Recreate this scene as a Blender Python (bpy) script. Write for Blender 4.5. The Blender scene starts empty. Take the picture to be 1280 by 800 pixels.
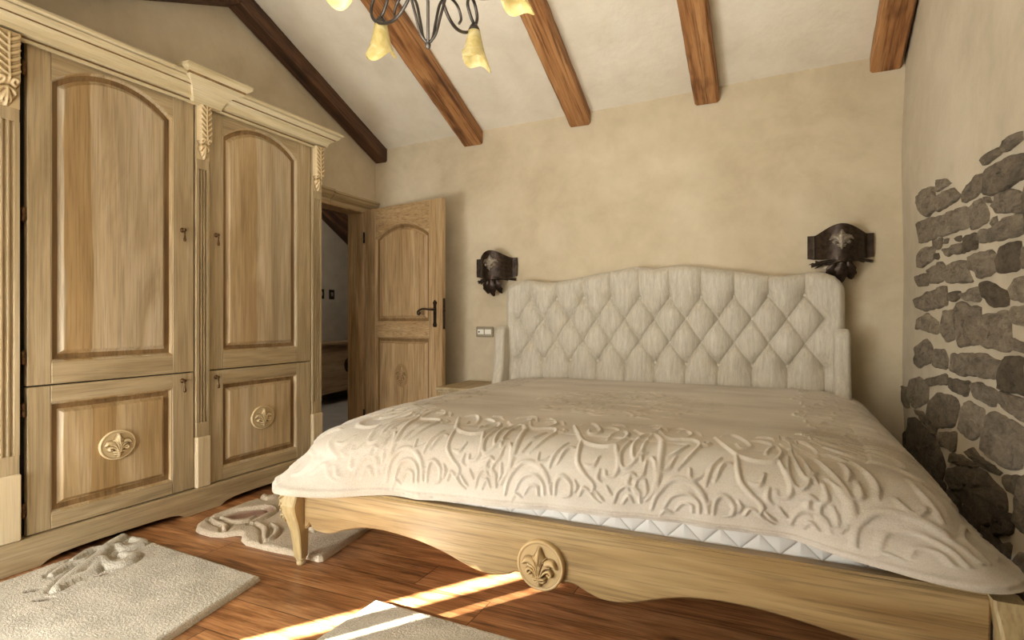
import bpy, bmesh, math, random
import numpy as np
from mathutils import Vector, Matrix

random.seed(7)
rng = np.random.default_rng(7)
scene = bpy.context.scene
COL = scene.collection
PI = math.pi

# ------------------------------------------------------------------ helpers
class MB:
    """collects geometry for one mesh object (world coordinates)"""
    def __init__(self, T=None):
        self.v = []; self.f = []; self.m = []; self.s = []; self.T = T; self.attr = None
    def add(self, verts, faces, mat=0, smooth=False):
        o = len(self.v)
        if self.T: verts = [self.T(*p) for p in verts]
        self.v.extend([tuple(map(float, p)) for p in verts])
        for f in faces:
            self.f.append(tuple(i + o for i in f)); self.m.append(mat); self.s.append(smooth)
        return o
    def box(self, x0, x1, y0, y1, z0, z1, b=0.0, mat=0):
        if b <= 0:
            vs = [(x, y, z) for x in (x0, x1) for y in (y0, y1) for z in (z0, z1)]
            fs = [(0,1,3,2),(4,6,7,5),(0,4,5,1),(2,3,7,6),(0,2,6,4),(1,5,7,3)]
            self.add(vs, fs, mat); return
        b = min(b, abs(x1-x0)*.45, abs(y1-y0)*.45, abs(z1-z0)*.45)
        idx = {}; vs = []
        X = (x0, x1); Y = (y0, y1); Z = (z0, z1)
        for i in (0,1):
            for j in (0,1):
                for k in (0,1):
                    bx = b if i == 0 else -b; by = b if j == 0 else -b; bz = b if k == 0 else -b
                    for a in range(3):
                        p = [X[i]+bx, Y[j]+by, Z[k]+bz]
                        p[a] = (X[i], Y[j], Z[k])[a]
                        idx[(i,j,k,a)] = len(vs); vs.append(tuple(p))
        fs = []
        for a in range(3):
            o1, o2 = [q for q in range(3) if q != a]
            for e in (0,1):
                def key(p, q):
                    c = [0,0,0]; c[a] = e; c[o1] = p; c[o2] = q
                    return idx[(c[0],c[1],c[2],a)]
                fs.append((key(0,0),key(1,0),key(1,1),key(0,1)))
        for a in range(3):
            o1, o2 = [q for q in range(3) if q != a]
            for p in (0,1):
                for q in (0,1):
                    c0 = [0,0,0]; c1 = [0,0,0]
                    c0[a] = 0; c1[a] = 1; c0[o1] = c1[o1] = p; c0[o2] = c1[o2] = q
                    fs.append((idx[(*c0,o1)], idx[(*c1,o1)], idx[(*c1,o2)], idx[(*c0,o2)]))
        for i in (0,1):
            for j in (0,1):
                for k in (0,1):
                    fs.append((idx[(i,j,k,0)], idx[(i,j,k,1)], idx[(i,j,k,2)]))
        self.add(vs, fs, mat)
    def loops(self, loops, closed=True, cap0=False, cap1=False, mat=0, smooth=False):
        """bridge equal-length point loops"""
        n = len(loops[0]); vs = [p for l in loops for p in l]; fs = []
        for a in range(len(loops)-1):
            for i in range(n if closed else n-1):
                j = (i+1) % n
                fs.append((a*n+i, a*n+j, (a+1)*n+j, (a+1)*n+i))
        o = self.add(vs, fs, mat, smooth)
        if cap0: self.f.append(tuple(o+i for i in range(n))); self.m.append(mat); self.s.append(False)
        if cap1:
            q = o+(len(loops)-1)*n
            self.f.append(tuple(q+i for i in range(n))); self.m.append(mat); self.s.append(False)
    def prism(self, poly, fn, w0, w1, ch=0.0, mat=0, smooth=False):
        """poly 2-D (u,v); fn(u,v,w)->xyz"""
        if ch > 0:
            ins = inset(poly, ch)
            L = [[fn(u,v,w0) for u,v in ins], [fn(u,v,w0+ch*sgn(w1-w0)) for u,v in poly],
                 [fn(u,v,w1-ch*sgn(w1-w0)) for u,v in poly], [fn(u,v,w1) for u,v in ins]]
        else:
            L = [[fn(u,v,w0) for u,v in poly], [fn(u,v,w1) for u,v in poly]]
        self.loops(L, True, True, True, mat, smooth)
    def grid(self, P, mat=0, smooth=True, wrap=False):
        """P: array (nu,nv,3)"""
        nu, nv = P.shape[:2]
        vs = P.reshape(-1,3).tolist(); fs = []
        for i in range(nu if wrap else nu-1):
            a = i*nv; b = ((i+1) % nu)*nv
            for j in range(nv-1):
                fs.append((a+j, b+j, b+j+1, a+j+1))
        self.add(vs, fs, mat, smooth)
    def tube(self, path, r, n=8, mat=0, caps=True):
        path = [Vector(p) for p in path]
        rs = r if hasattr(r, '__len__') else [r]*len(path)
        t0 = (path[1]-path[0]).normalized()
        up = Vector((0,0,1)) if abs(t0.z) < .9 else Vector((1,0,0))
        nrm = t0.cross(up).normalized(); L = []
        for i, p in enumerate(path):
            t = (path[min(i+1,len(path)-1)]-path[max(i-1,0)]).normalized()
            nrm = (nrm - t*nrm.dot(t)).normalized(); bi = t.cross(nrm)
            L.append([tuple(p+(nrm*math.cos(2*PI*k/n)+bi*math.sin(2*PI*k/n))*rs[i]) for k in range(n)])
        self.loops(L, True, caps, caps, mat, True)
    def lathe(self, prof, c, n=20, mat=0, axis='z'):
        L = []
        for r, h in prof:
            ring = []
            for k in range(n):
                a = 2*PI*k/n
                q = (r*math.cos(a), r*math.sin(a), h)
                if axis == 'x': q = (h, r*math.cos(a), r*math.sin(a))
                if axis == 'y': q = (r*math.cos(a), h, r*math.sin(a))
                ring.append((c[0]+q[0], c[1]+q[1], c[2]+q[2]))
            L.append(ring)
        self.loops(L, True, True, True, mat, True)
    def ball(self, c, rx, ry, rz, n=10, mat=0):
        L = []
        for i in range(1, n):
            a = PI*i/n
            L.append([(c[0]+rx*math.sin(a)*math.cos(2*PI*k/(2*n)), c[1]+ry*math.sin(a)*math.sin(2*PI*k/(2*n)), c[2]+rz*math.cos(a)) for k in range(2*n)])
        self.loops(L, True, True, True, mat, True)
    def build(self, name, mats, parent=None, recalc=True):
        me = bpy.data.meshes.new(name)
        off = wloc(parent) if parent else Vector((0,0,0))
        V = np.array(self.v, dtype=np.float64) - np.array(off)
        me.from_pydata(V.tolist(), [], self.f)
        if not isinstance(mats, (list, tuple)): mats = [mats]
        for m in mats: me.materials.append(m)
        me.polygons.foreach_set('material_index', self.m)
        me.polygons.foreach_set('use_smooth', self.s)
        if self.attr is not None:
            a = me.attributes.new('tone', 'FLOAT', 'POINT')
            a.data.foreach_set('value', np.asarray(self.attr, dtype=np.float32))
        if recalc:
            bm = bmesh.new(); bm.from_mesh(me)
            bmesh.ops.recalc_face_normals(bm, faces=bm.faces); bm.to_mesh(me); bm.free()
        me.update()
        o = bpy.data.objects.new(name, me); COL.objects.link(o)
        if parent: o.parent = parent
        return o

def sgn(x): return 1 if x >= 0 else -1
def wloc(o):
    v = Vector((0,0,0))
    while o: v = v + o.location; o = o.parent
    return v
def inset(poly, d):
    n = len(poly); A = sum(poly[i][0]*poly[(i+1)%n][1]-poly[(i+1)%n][0]*poly[i][1] for i in range(n))
    s = 1 if A > 0 else -1; out = []
    for i in range(n):
        p0 = Vector(poly[i-1]); p = Vector(poly[i]); p1 = Vector(poly[(i+1)%n])
        e0 = (p-p0); e1 = (p1-p)
        if e0.length < 1e-9 or e1.length < 1e-9: out.append(tuple(p)); continue
        e0.normalize(); e1.normalize()
        n0 = Vector((-e0.y, e0.x))*s; n1 = Vector((-e1.y, e1.x))*s
        b = n0+n1
        if b.length < 1e-6: b = n0
        b.normalize(); k = d/max(.35, b.dot(n0))
        out.append(tuple(p+b*k))
    return out
def cr(pts, n=8):
    """Catmull-Rom through points (any dimension)"""
    P = [np.array(p, float) for p in pts]; P = [2*P[0]-P[1]] + P + [2*P[-1]-P[-2]]; out = []
    for i in range(1, len(P)-2):
        for k in range(n):
            t = k/n
            out.append(.5*((2*P[i])+(-P[i-1]+P[i+1])*t+(2*P[i-1]-5*P[i]+4*P[i+1]-P[i+2])*t*t+(-P[i-1]+3*P[i]-3*P[i+1]+P[i+2])*t**3))
    out.append(P[-2]); return [tuple(q) for q in out]
def spiral(cx, cy, r0, r1, a0, a1, n=18):
    out = []
    for i in range(n+1):
        t = i/n; r = r0+(r1-r0)*t; a = math.radians(a0+(a1-a0)*t)
        out.append((cx+r*math.cos(a), cy+r*math.sin(a)))
    return out
class Raster:
    def __init__(self, w, h, res):
        self.res = res; self.nx = int(w/res)+2; self.ny = int(h/res)+2
        self.H = np.zeros((self.nx, self.ny))
    def stroke(self, pts, r, h=1.0, p=1.0, sub=False):
        k = len(pts); rs = r if hasattr(r, '__len__') else [r]*k
        if len(rs) != k: rs = np.interp(np.linspace(0,1,k), np.linspace(0,1,len(rs)), rs)
        res = self.res
        for i in range(k-1):
            a = np.array(pts[i][:2], float); b = np.array(pts[i+1][:2], float); R = max(rs[i], rs[i+1])
            x0 = max(0, int((min(a[0],b[0])-R)/res)); x1 = min(self.nx, int((max(a[0],b[0])+R)/res)+2)
            y0 = max(0, int((min(a[1],b[1])-R)/res)); y1 = min(self.ny, int((max(a[1],b[1])+R)/res)+2)
            if x0 >= x1 or y0 >= y1: continue
            X = (np.arange(x0,x1)*res)[:,None]; Y = (np.arange(y0,y1)*res)[None,:]
            d = b-a; L2 = max(d@d, 1e-12)
            t = np.clip(((X-a[0])*d[0]+(Y-a[1])*d[1])/L2, 0, 1)
            D = np.hypot(X-a[0]-t*d[0], Y-a[1]-t*d[1]); rr = np.maximum(rs[i]+(rs[i+1]-rs[i])*t, 1e-5)
            val = h*np.clip(1-(D/rr)**2, 0, 1)**p
            W = self.H[x0:x1, y0:y1]
            self.H[x0:x1, y0:y1] = np.minimum(W, -val) if sub else np.maximum(W, val)
    def sample(self, u, v):
        x = np.clip(np.asarray(u)/self.res, 0, self.nx-1.001); y = np.clip(np.asarray(v)/self.res, 0, self.ny-1.001)
        i = x.astype(int); j = y.astype(int); fx = x-i; fy = y-j; H = self.H
        return (H[i,j]*(1-fx)+H[i+1,j]*fx)*(1-fy)+(H[i,j+1]*(1-fx)+H[i+1,j+1]*fx)*fy

def empty(name, loc, label=None, cat=None, group=None, kind=None):
    o = bpy.data.objects.new(name, None); o.location = loc; o.empty_display_size = .1
    COL.objects.link(o); tag(o, label, cat, group, kind); return o
def tag(o, label=None, cat=None, group=None, kind=None):
    if label: o['label'] = label
    if cat: o['category'] = cat
    if group: o['group'] = group
    if kind: o['kind'] = kind
    return o

# ------------------------------------------------------------------ materials
def srgb(r, g, b):
    f = lambda c: (c/255/12.92) if c <= 10 else ((c/255+.055)/1.055)**2.4
    return (f(r), f(g), f(b), 1)
class NT:
    def __init__(self, name, rough=.6):
        self.mat = bpy.data.materials.new(name); self.mat.use_nodes = True
        self.t = self.mat.node_tree; self.b = self.t.nodes['Principled BSDF']
        self.b.inputs['Roughness'].default_value = rough
    def n(self, ty, props=None, **inp):
        nd = self.t.nodes.new('ShaderNode'+ty)
        for k, v in (props or {}).items(): setattr(nd, k, v)
        for k, v in inp.items():
            s = nd.inputs[int(k[1:])] if k[0] == '_' else nd.inputs[k.replace('__', ' ')]
            if isinstance(v, bpy.types.NodeSocket): self.t.links.new(v, s)
            else: s.default_value = v
        return nd
    def math(self, op, a, b=0.0, c=0.0):
        return self.n('Math', {'operation': op}, _0=a, _1=b, _2=c).outputs[0]
    def ramp(self, fac, stops):
        nd = self.n('ValToRGB', Fac=fac); r = nd.color_ramp
        while len(r.elements) < len(stops): r.elements.new(.5)
        for e, (p, c) in zip(r.elements, stops): e.position = p; e.color = c
        return nd.outputs[0]
    def mix(self, fac, a, b, mode='MIX'):
        nd = self.n('Mix', {'data_type': 'RGBA', 'blend_type': mode})
        for s, v in ((nd.inputs[0], fac), (nd.inputs[6], a), (nd.inputs[7], b)):
            if isinstance(v, bpy.types.NodeSocket): self.t.links.new(v, s)
            else: s.default_value = v
        return nd.outputs[2]
    def coord(self, scale=(1,1,1), rand=0.0):
        v = self.n('TexCoord').outputs['Object']
        if rand:
            r = self.n('ObjectInfo').outputs['Random']
            k = self.math('MULTIPLY', r, rand)
            v = self.n('VectorMath', {'operation': 'ADD'}, _0=v, _1=self.n('CombineXYZ', X=k, Y=k, Z=k).outputs[0]).outputs[0]
        return self.n('Mapping', Vector=v, Scale=scale).outputs[0]
    def noise(self, vec, scale=1.0, detail=4.0, rough=.5, dist=0.0):
        return self.n('TexNoise', Vector=vec, Scale=scale, Detail=detail, Roughness=rough, Distortion=dist).outputs['Fac']
    def bump(self, h, strength=.3, dist=.01):
        nd = self.n('Bump', Height=h, Strength=strength, Distance=dist)
        self.t.links.new(nd.outputs[0], self.b.inputs['Normal'])
    def color(self, c): self.t.links.new(c, self.b.inputs['Base Color'])

def axis_scale(axis, along, across):
    s = [across]*3; s['xyz'.index(axis)] = along; return tuple(s)
def wood(name, axis, c_dark, c_mid, c_light, rough=.55, stave=None, stave_w=.11, streak=.35, rand=3.0, bump=.12, coarse=9):
    m = NT(name, rough)
    v1 = m.coord(axis_scale(axis, .9, coarse), rand)
    g = m.noise(v1, 1.0, 5, .55, 1.6)
    col = m.ramp(g, [(.25, c_dark), (.5, c_mid), (.75, c_light)])
    v2 = m.coord(axis_scale(axis, 3.5, 130), rand)
    f = m.noise(v2, 1.0, 3, .6)
    fr = m.ramp(f, [(.36, (1-streak,)*3+(1,)), (.52, (1,1,1,1))])
    col = m.mix(1.0, col, fr, 'MULTIPLY')
    # faint cathedral figure
    v3 = m.coord(axis_scale(axis, .55, 4.2), rand)
    w = m.n('TexWave', {'wave_type': 'BANDS', 'bands_direction': 'DIAGONAL'}, Vector=v3, Scale=2.2, Distortion=9.0, Detail=2.0, Detail__Scale=1.1).outputs['Fac']
    col = m.mix(m.math('MULTIPLY', w, .18), col, c_dark)
    if stave:   # boards of differing tone across this axis
        xyz = m.n('SeparateXYZ', Vector=m.coord((1,1,1)))
        k = 'xyz'.index(stave)
        wob = m.math('MULTIPLY', m.math('SUBTRACT', m.noise(m.coord(axis_scale(axis, 1.2, 2.5)), 1.0, 2), .5), .10)
        s = m.math('FLOOR', m.math('DIVIDE', m.math('ADD', xyz.outputs[k], wob), stave_w))
        s = m.math('ADD', s, m.math('MULTIPLY', m.n('ObjectInfo').outputs['Random'], 50.0))
        r = m.n('TexWhiteNoise', {'noise_dimensions': '1D'}, W=m.math('FLOOR', s))
        tone = m.ramp(r.outputs['Value'], [(.1, (.74,.60,.40,1)), (.25, (.98,.92,.82,1)), (.45, (1.05,1.06,1.10,1)), (.65, (.86,.87,.90,1)), (.8, (1.12,1.06,.98,1)), (.95, (.80,.70,.52,1))])
        col = m.mix(1.0, col, tone, 'MULTIPLY')
    m.color(col); m.bump(f, bump, .002)
    return m.mat

O_D, O_M, O_L = srgb(148,127,92), srgb(177,156,118), srgb(194,175,140)
oak_v = wood('oak_vertical', 'z', O_D, O_M, O_L, streak=.26)
oak_y = wood('oak_along_y', 'y', O_D, O_M, O_L, streak=.26)
oak_panel = wood('oak_panel', 'z', srgb(154,132,95), srgb(192,171,134), srgb(208,190,160), stave='y', stave_w=.115, streak=.26, coarse=6)
oak_pale = wood('oak_pale_carving', 'z', srgb(186,164,124), srgb(206,186,148), srgb(218,202,168), streak=.12, bump=.05)
oak_corn = wood('oak_cornice', 'y', srgb(192,174,132), srgb(212,197,158), srgb(224,212,180), streak=.15, bump=.05)
oak_bed = wood('oak_footboard', 'x', srgb(126,96,56), srgb(166,138,92), srgb(184,158,112), rough=.42, streak=.34)
oak_leg = wood('oak_leg', 'z', srgb(154,130,86), srgb(180,158,112), srgb(194,174,132), rough=.45, streak=.2)
def carved(name, a, b):
    m = NT(name, .55)
    pt = m.n('NewGeometry').outputs['Pointiness']
    n = m.noise(m.coord((9,9,9)), 1.0, 4)
    col = m.mix(n, a, b)
    crevice_shade = m.ramp(pt, [(.455, (.42,.34,.22,1)), (.495, (.92,.90,.86,1)), (.54, (1.12,1.12,1.1,1))])  # shade painted into the crevices, highlights onto raised edges
    m.color(m.mix(1.0, col, crevice_shade, 'MULTIPLY')); return m.mat
oak_oval = carved('oak_oval', srgb(146,116,76), srgb(164,134,92))
oak_boss = carved('oak_boss', srgb(172,144,98), srgb(198,172,124))
oak_carved = carved('oak_carved', srgb(192,168,124), srgb(214,194,154))
oak_recess_shade = wood('oak_shaded_recess', 'z', srgb(104,78,44), srgb(134,104,64), srgb(152,122,80), streak=.3)  # darker oak: shade of recesses and grooves put into the colour
oak_door = wood('oak_door_leaf', 'z', srgb(146,114,74), srgb(182,151,108), srgb(202,175,134), streak=.45)
oak_door_h = wood('oak_door_rail', 'x', srgb(146,114,74), srgb(182,151,108), srgb(202,175,134), streak=.4)
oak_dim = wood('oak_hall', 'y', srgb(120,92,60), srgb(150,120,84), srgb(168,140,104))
def beam_wood(name, a, b, c):
    m = NT(name, .62)
    v = m.coord((1,1,1), 5.0)
    v = m.n('Mapping', Vector=v, Rotation=(math.atan(.43), 0, 0)).outputs[0]
    g = m.noise(m.n('Mapping', Vector=v, Scale=(13, .9, 13)).outputs[0], 1.0, 6, .62, 1.2)
    col = m.ramp(g, [(.30, a), (.48, b), (.68, c)])
    f = m.noise(m.n('Mapping', Vector=v, Scale=(70, 2.2, 70)).outputs[0], 1.0, 4, .65)
    col = m.mix(1.0, col, m.ramp(f, [(.36, (.45,.40,.36,1)), (.5, (1,1,1,1))]), 'MULTIPLY')
    k = m.noise(m.n('Mapping', Vector=v, Scale=(5, 3, 5)).outputs[0], 1.0, 3, .6)
    col = m.mix(1.0, col, m.ramp(k, [(.30, (.45,.40,.36,1)), (.45, (1,1,1,1))]), 'MULTIPLY')
    m.color(col); m.bump(m.math('ADD', f, g), .5, .006); return m.mat
beam_m = beam_wood('beam_wood', srgb(96,56,26), srgb(158,108,62), srgb(188,140,90))
beam_dark = beam_wood('beam_dark_wood', srgb(36,22,12), srgb(76,48,29), srgb(112,76,46))

def plaster(name, a, b, c):
    m = NT(name, .9)
    v = m.coord((1,1,1))
    n1 = m.noise(v, 1.4, 6, .6, .6); n2 = m.noise(v, 5.5, 5, .6, .3)
    f = m.math('ADD', m.math('MULTIPLY', n1, .65), m.math('MULTIPLY', n2, .35))
    m.color(m.ramp(f, [(.34, a), (.5, b), (.66, c)]))
    n3 = m.noise(v, 14, 6, .65); n4 = m.noise(v, 3, 3)
    m.bump(m.math('ADD', m.math('MULTIPLY', n3, .6), n4), .32, .02)
    return m.mat
plaster_m = plaster('plaster_wall', srgb(180,164,135), srgb(197,182,153), srgb(209,195,167))
plaster_c = plaster('plaster_ceiling', srgb(212,202,180), srgb(223,214,194), srgb(232,224,206))
plaster_r = plaster('plaster_stone_wall', srgb(172,160,137), srgb(188,176,152), srgb(199,188,165))
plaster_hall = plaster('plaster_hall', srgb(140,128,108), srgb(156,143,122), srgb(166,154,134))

def floor_mat():
    m = NT('floor_planks', .33)
    xyz = m.n('SeparateXYZ', Vector=m.coord((1,1,1)))
    X, Y = xyz.outputs[0], xyz.outputs[1]
    row = m.math('FLOOR', m.math('DIVIDE', Y, .19))
    rr = m.n('TexWhiteNoise', {'noise_dimensions': '1D'}, W=row).outputs['Value']
    xs = m.math('ADD', X, m.math('MULTIPLY', rr, 1.9))
    colm = m.math('FLOOR', m.math('DIVIDE', xs, 1.35))
    pid = m.math('ADD', m.math('MULTIPLY', row, 7.31), m.math('MULTIPLY', colm, 3.17))
    r = m.n('TexWhiteNoise', {'noise_dimensions': '1D'}, W=pid)
    off = m.n('CombineXYZ', X=m.math('MULTIPLY', r.outputs['Value'], 9), Y=m.math('MULTIPLY', r.outputs['Value'], 17), Z=0.0).outputs[0]
    v = m.n('VectorMath', {'operation': 'ADD'}, _0=m.coord((1,1,1)), _1=off).outputs[0]
    g = m.noise(m.n('Mapping', Vector=v, Scale=(1.6, 15, 1)).outputs[0], 1.0, 6, .6, 1.4)
    col = m.ramp(g, [(.28, srgb(88,54,30)), (.44, srgb(158,108,66)), (.60, srgb(194,142,94)), (.8, srgb(210,164,116))])
    f = m.noise(m.n('Mapping', Vector=v, Scale=(5, 110, 1)).outputs[0], 1.0, 3, .6)
    col = m.mix(1.0, col, m.ramp(f, [(.35, (.6,.55,.5,1)), (.55, (1,1,1,1))]), 'MULTIPLY')
    tone = m.ramp(r.outputs['Value'], [(0, (.72,.70,.68,1)), (1, (1.12,1.08,1.02,1))])
    col = m.mix(1.0, col, tone, 'MULTIPLY')
    ey = m.math('ABSOLUTE', m.math('SUBTRACT', m.math('FRACT', m.math('DIVIDE', Y, .19)), .5))
    ex = m.math('ABSOLUTE', m.math('SUBTRACT', m.math('FRACT', m.math('DIVIDE', xs, 1.35)), .5))
    gap = m.math('MAXIMUM', m.math('GREATER_THAN', ey, .491), m.math('GREATER_THAN', ex, .4985))
    col = m.mix(m.math('MULTIPLY', gap, .8), col, srgb(34,18,9))
    m.color(col); m.bump(m.math('SUBTRACT', m.math('MULTIPLY', f, .3), gap), .25, .003)
    return m.mat
floor_m = floor_mat()

def stone_mat():
    m = NT('wall_stone', .85)
    tone = m.n('Attribute', {'attribute_name': 'tone'}).outputs['Fac']
    v = m.coord((1,1,1))
    base = m.ramp(tone, [(0, srgb(58,48,36)), (.3, srgb(112,100,82)), (.6, srgb(152,140,122)), (1, srgb(182,168,144))])
    v = m.coord((1,.42,1))
    n = m.noise(v, 20, 9, .72, .6); n2 = m.noise(v, 95, 5, .75)
    col = m.mix(1.0, base, m.ramp(n, [(.30, (.42,.40,.36,1)), (.46, (1.0,.98,.94,1)), (.64, (1.5,1.47,1.40,1))]), 'MULTIPLY')
    col = m.mix(1.0, col, m.ramp(n2, [(.3, (.7,.7,.7,1)), (.55, (1,1,1,1))]), 'MULTIPLY')
    m.color(col); m.bump(m.math('ADD', n, m.math('MULTIPLY', n2, .4)), 1.0, .04)
    return m.mat
stone_m = stone_mat()

def simple(name, c, rough=.6, metal=0.0, noise_s=0, amt=.25, bump=0.0, bs=80):
    m = NT(name, rough); m.b.inputs['Metallic'].default_value = metal
    v = m.coord((1,1,1))
    n = m.noise(v, noise_s or 8, 5, .6)
    lo = tuple(x*(1-amt) for x in c[:3])+(1,); hi = tuple(min(1, x*(1+amt)) for x in c[:3])+(1,)
    m.color(m.ramp(n, [(.35, lo), (.65, hi)]))
    if bump: m.bump(m.noise(v, bs, 4, .6), bump, .004)
    return m.mat
iron = simple('wrought_iron', srgb(58,46,36), .42, .65, 40, .5, .3, 60)
iron_pale = simple('worn_pewter_iron', srgb(128,117,100), .5, .4, 50, .3, .3, 70)
brass = simple('antique_brass', srgb(92,66,38), .4, .7, 60, .3)
chan_iron = simple('chandelier_iron', srgb(66,60,54), .35, .75, 30, .2)
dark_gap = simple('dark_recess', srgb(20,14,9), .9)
white_plastic = simple('switch_white', srgb(228,222,206), .4, amt=.03)
grey_plastic = simple('switch_frame', srgb(140,128,104), .45, amt=.05)
grout = simple('hall_tile', srgb(150,142,130), .5, noise_s=3, amt=.1)

def fabric_head():
    m = NT('headboard_velvet', .62)
    n = m.noise(m.coord((55, 55, 7)), 1.0, 4, .65, .5); n2 = m.noise(m.coord((1,1,1)), 5, 3)
    n3 = m.noise(m.coord((190, 190, 28)), 1.0, 2, .6)
    f = m.math('ADD', m.math('ADD', m.math('MULTIPLY', n, .6), m.math('MULTIPLY', n2, .15)), m.math('MULTIPLY', n3, .25))
    m.color(m.ramp(f, [(.34, srgb(168,158,138)), (.5, srgb(187,178,158)), (.66, srgb(205,197,178))]))
    m.b.inputs['Sheen Weight'].default_value = .25
    m.bump(n3, .12, .002)
    return m.mat
head_m = fabric_head()
def fabric_cover():
    m = NT('bedspread_velour', .8)
    v = m.coord((1,1,1))
    n = m.noise(m.coord((1.5, 3.5, 3)), 1.0, 4, .6); n2 = m.noise(v, 260, 2, .6)
    f = m.math('ADD', m.math('MULTIPLY', n, .7), m.math('MULTIPLY', n2, .3))
    m.color(m.ramp(f, [(.36, srgb(170,158,137)), (.5, srgb(193,183,165)), (.66, srgb(209,201,186))]))
    m.b.inputs['Sheen Weight'].default_value = .2
    m.bump(n2, .18, .003)
    return m.mat
cover_m = fabric_cover()
def rug_mat(name, a, b, t):
    m = NT(name, .95)
    v = m.coord((1,1,1))
    n = m.noise(v, 130, 3, .7); n2 = m.noise(v, 9, 4)
    f = m.math('ADD', m.math('MULTIPLY', n, .6), m.math('MULTIPLY', n2, .4))
    col = m.ramp(f, [(.35, a), (.62, b)])
    tone = m.n('Attribute', {'attribute_name': 'tone'}).outputs['Fac']
    m.color(m.mix(tone, col, t)); m.bump(n, .8, .008)
    return m.mat
rug_m = rug_mat('rug_pile', srgb(158,149,130), srgb(200,191,172), srgb(88,66,46))
rug2_m = rug_mat('rug_pile_beige', srgb(176,158,132), srgb(206,190,164), srgb(150,116,96))
def mattress_mat():
    m = NT('mattress_ticking', .7)
    xyz = m.n('SeparateXYZ', Vector=m.coord((1,1,1)))
    a = m.math('ABSOLUTE', m.math('SINE', m.math('MULTIPLY', m.math('ADD', xyz.outputs[0], xyz.outputs[2]), 28.0)))
    b = m.math('ABSOLUTE', m.math('SINE', m.math('MULTIPLY', m.math('SUBTRACT', xyz.outputs[0], xyz.outputs[2]), 28.0)))
    h = m.math('POWER', m.math('MINIMUM', a, b), .5)
    m.color(m.ramp(h, [(0, srgb(196,190,178)), (.4, srgb(226,222,212))])); m.bump(h, .6, .012)
    return m.mat
mattress_m = mattress_mat()
def glass_shade():
    m = NT('alabaster_glass', .35)
    n = m.noise(m.coord((1,1,1)), 14, 5, .6, 1.2)
    c = m.ramp(n, [(.3, srgb(186,164,92)), (.5, srgb(204,186,124)), (.7, srgb(218,206,158))])
    m.color(c)
    tr = m.n('BsdfTranslucent', Color=c)
    mx = m.n('MixShader', Fac=.45)
    m.t.links.new(m.b.outputs[0], mx.inputs[1]); m.t.links.new(tr.outputs[0], mx.inputs[2])
    m.t.links.new(mx.outputs[0], m.t.nodes['Material Output'].inputs[0])
    return m.mat
shade_m = glass_shade()

# ------------------------------------------------------------------ room
XL, XR, YB, YR = -3.16, .654, 4.0, -.80
RIDGE = 2.53
def ceil_z(x, y):
    z0 = 2.58+.03*x
    if y >= RIDGE: return z0+.43*(4.0-y)
    return z0+.43*(4.0-RIDGE)-.42*(RIDGE-y)

def slab(name, mat, boxes, kind='structure'):
    mb = MB()
    for b in boxes: mb.box(*b)
    o = mb.build(name, mat); o['kind'] = kind; return o
mb = MB(); mb.box(XL-.2, XR+.1, YR-.1, YB+.1, -.05, 0.0); f = mb.build('floor', floor_m); f['kind'] = 'structure'
# back wall : gently uneven plaster face
def wall_grid(name, mat, P0, U, V, nu, nv, nrm, amp, seed, topfn=None):
    r = np.random.default_rng(seed)
    ph = r.uniform(0, 6.28, (6,)); fr = r.uniform(.8, 3.0, (6,2))
    P = np.zeros((nu, nv, 3)); P0 = np.array(P0); U = np.array(U); V = np.array(V); nrm = np.array(nrm)
    for i in range(nu):
        for j in range(nv):
            a = i/(nu-1); b = j/(nv-1)
            p = P0+U*a+V*b
            if topfn: p[2] = P0[2]+(topfn(p[0], p[1])-P0[2])*b
            q = (a*np.linalg.norm(U), b*np.linalg.norm(V)+.01)
            h = sum(math.sin(fr[k,0]*q[0]+fr[k,1]*q[1]+ph[k]) for k in range(6))/6
            P[i,j] = p+nrm*amp*h
    m = MB(); m.grid(P); return m
m = wall_grid('wall_back', plaster_m, (XL-.2, YB, 0), (XR-XL+.3, 0, 0), (0, 0, 2.6), 60, 40, (0,1,0), .006, 3, lambda x, y: ceil_z(x, 4.0)+.01)
m.box(XL-.2, XR+.1, YB+.02, YB+.12, 0, 2.7)
o = m.build('wall_back', plaster_m); o['kind'] = 'structure'
# ceiling (two slopes)
P = np.array([[(x, y, ceil_z(x, y)+.004*math.sin(3*x+2*y)) for y in np.concatenate([np.linspace(YB+.05, RIDGE, 24), np.linspace(RIDGE-.12, YR-.1, 30)])] for x in np.linspace(XL-.05, XR+.05, 40)])
mb = MB(); mb.grid(P)
P2 = P.copy(); P2[:,:,2] += .12; mb.grid(P2)
o = mb.build('ceiling', plaster_c, recalc=False); o['kind'] = 'structure'
# left wall with a doorway (gable topped)
DY0, DY1, DZ = 2.98, 3.85, 1.95
mb = MB()
def gable(y0, y1, z0):
    ys = [y0]+[RIDGE]*(y0 < RIDGE < y1)+[y1]
    poly = [(y0, z0), (y1, z0)]+[(y, ceil_z(XL, y)+.02) for y in reversed(ys)]
    mb.prism(poly, lambda u, v, w: (w, u, v), XL-.15, XL)
gable(YR, DY0, 0); gable(DY0, DY1, DZ); gable(DY1, YB+.1, 0)
o = mb.build('wall_left', plaster_m); o['kind'] = 'structure'
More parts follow.
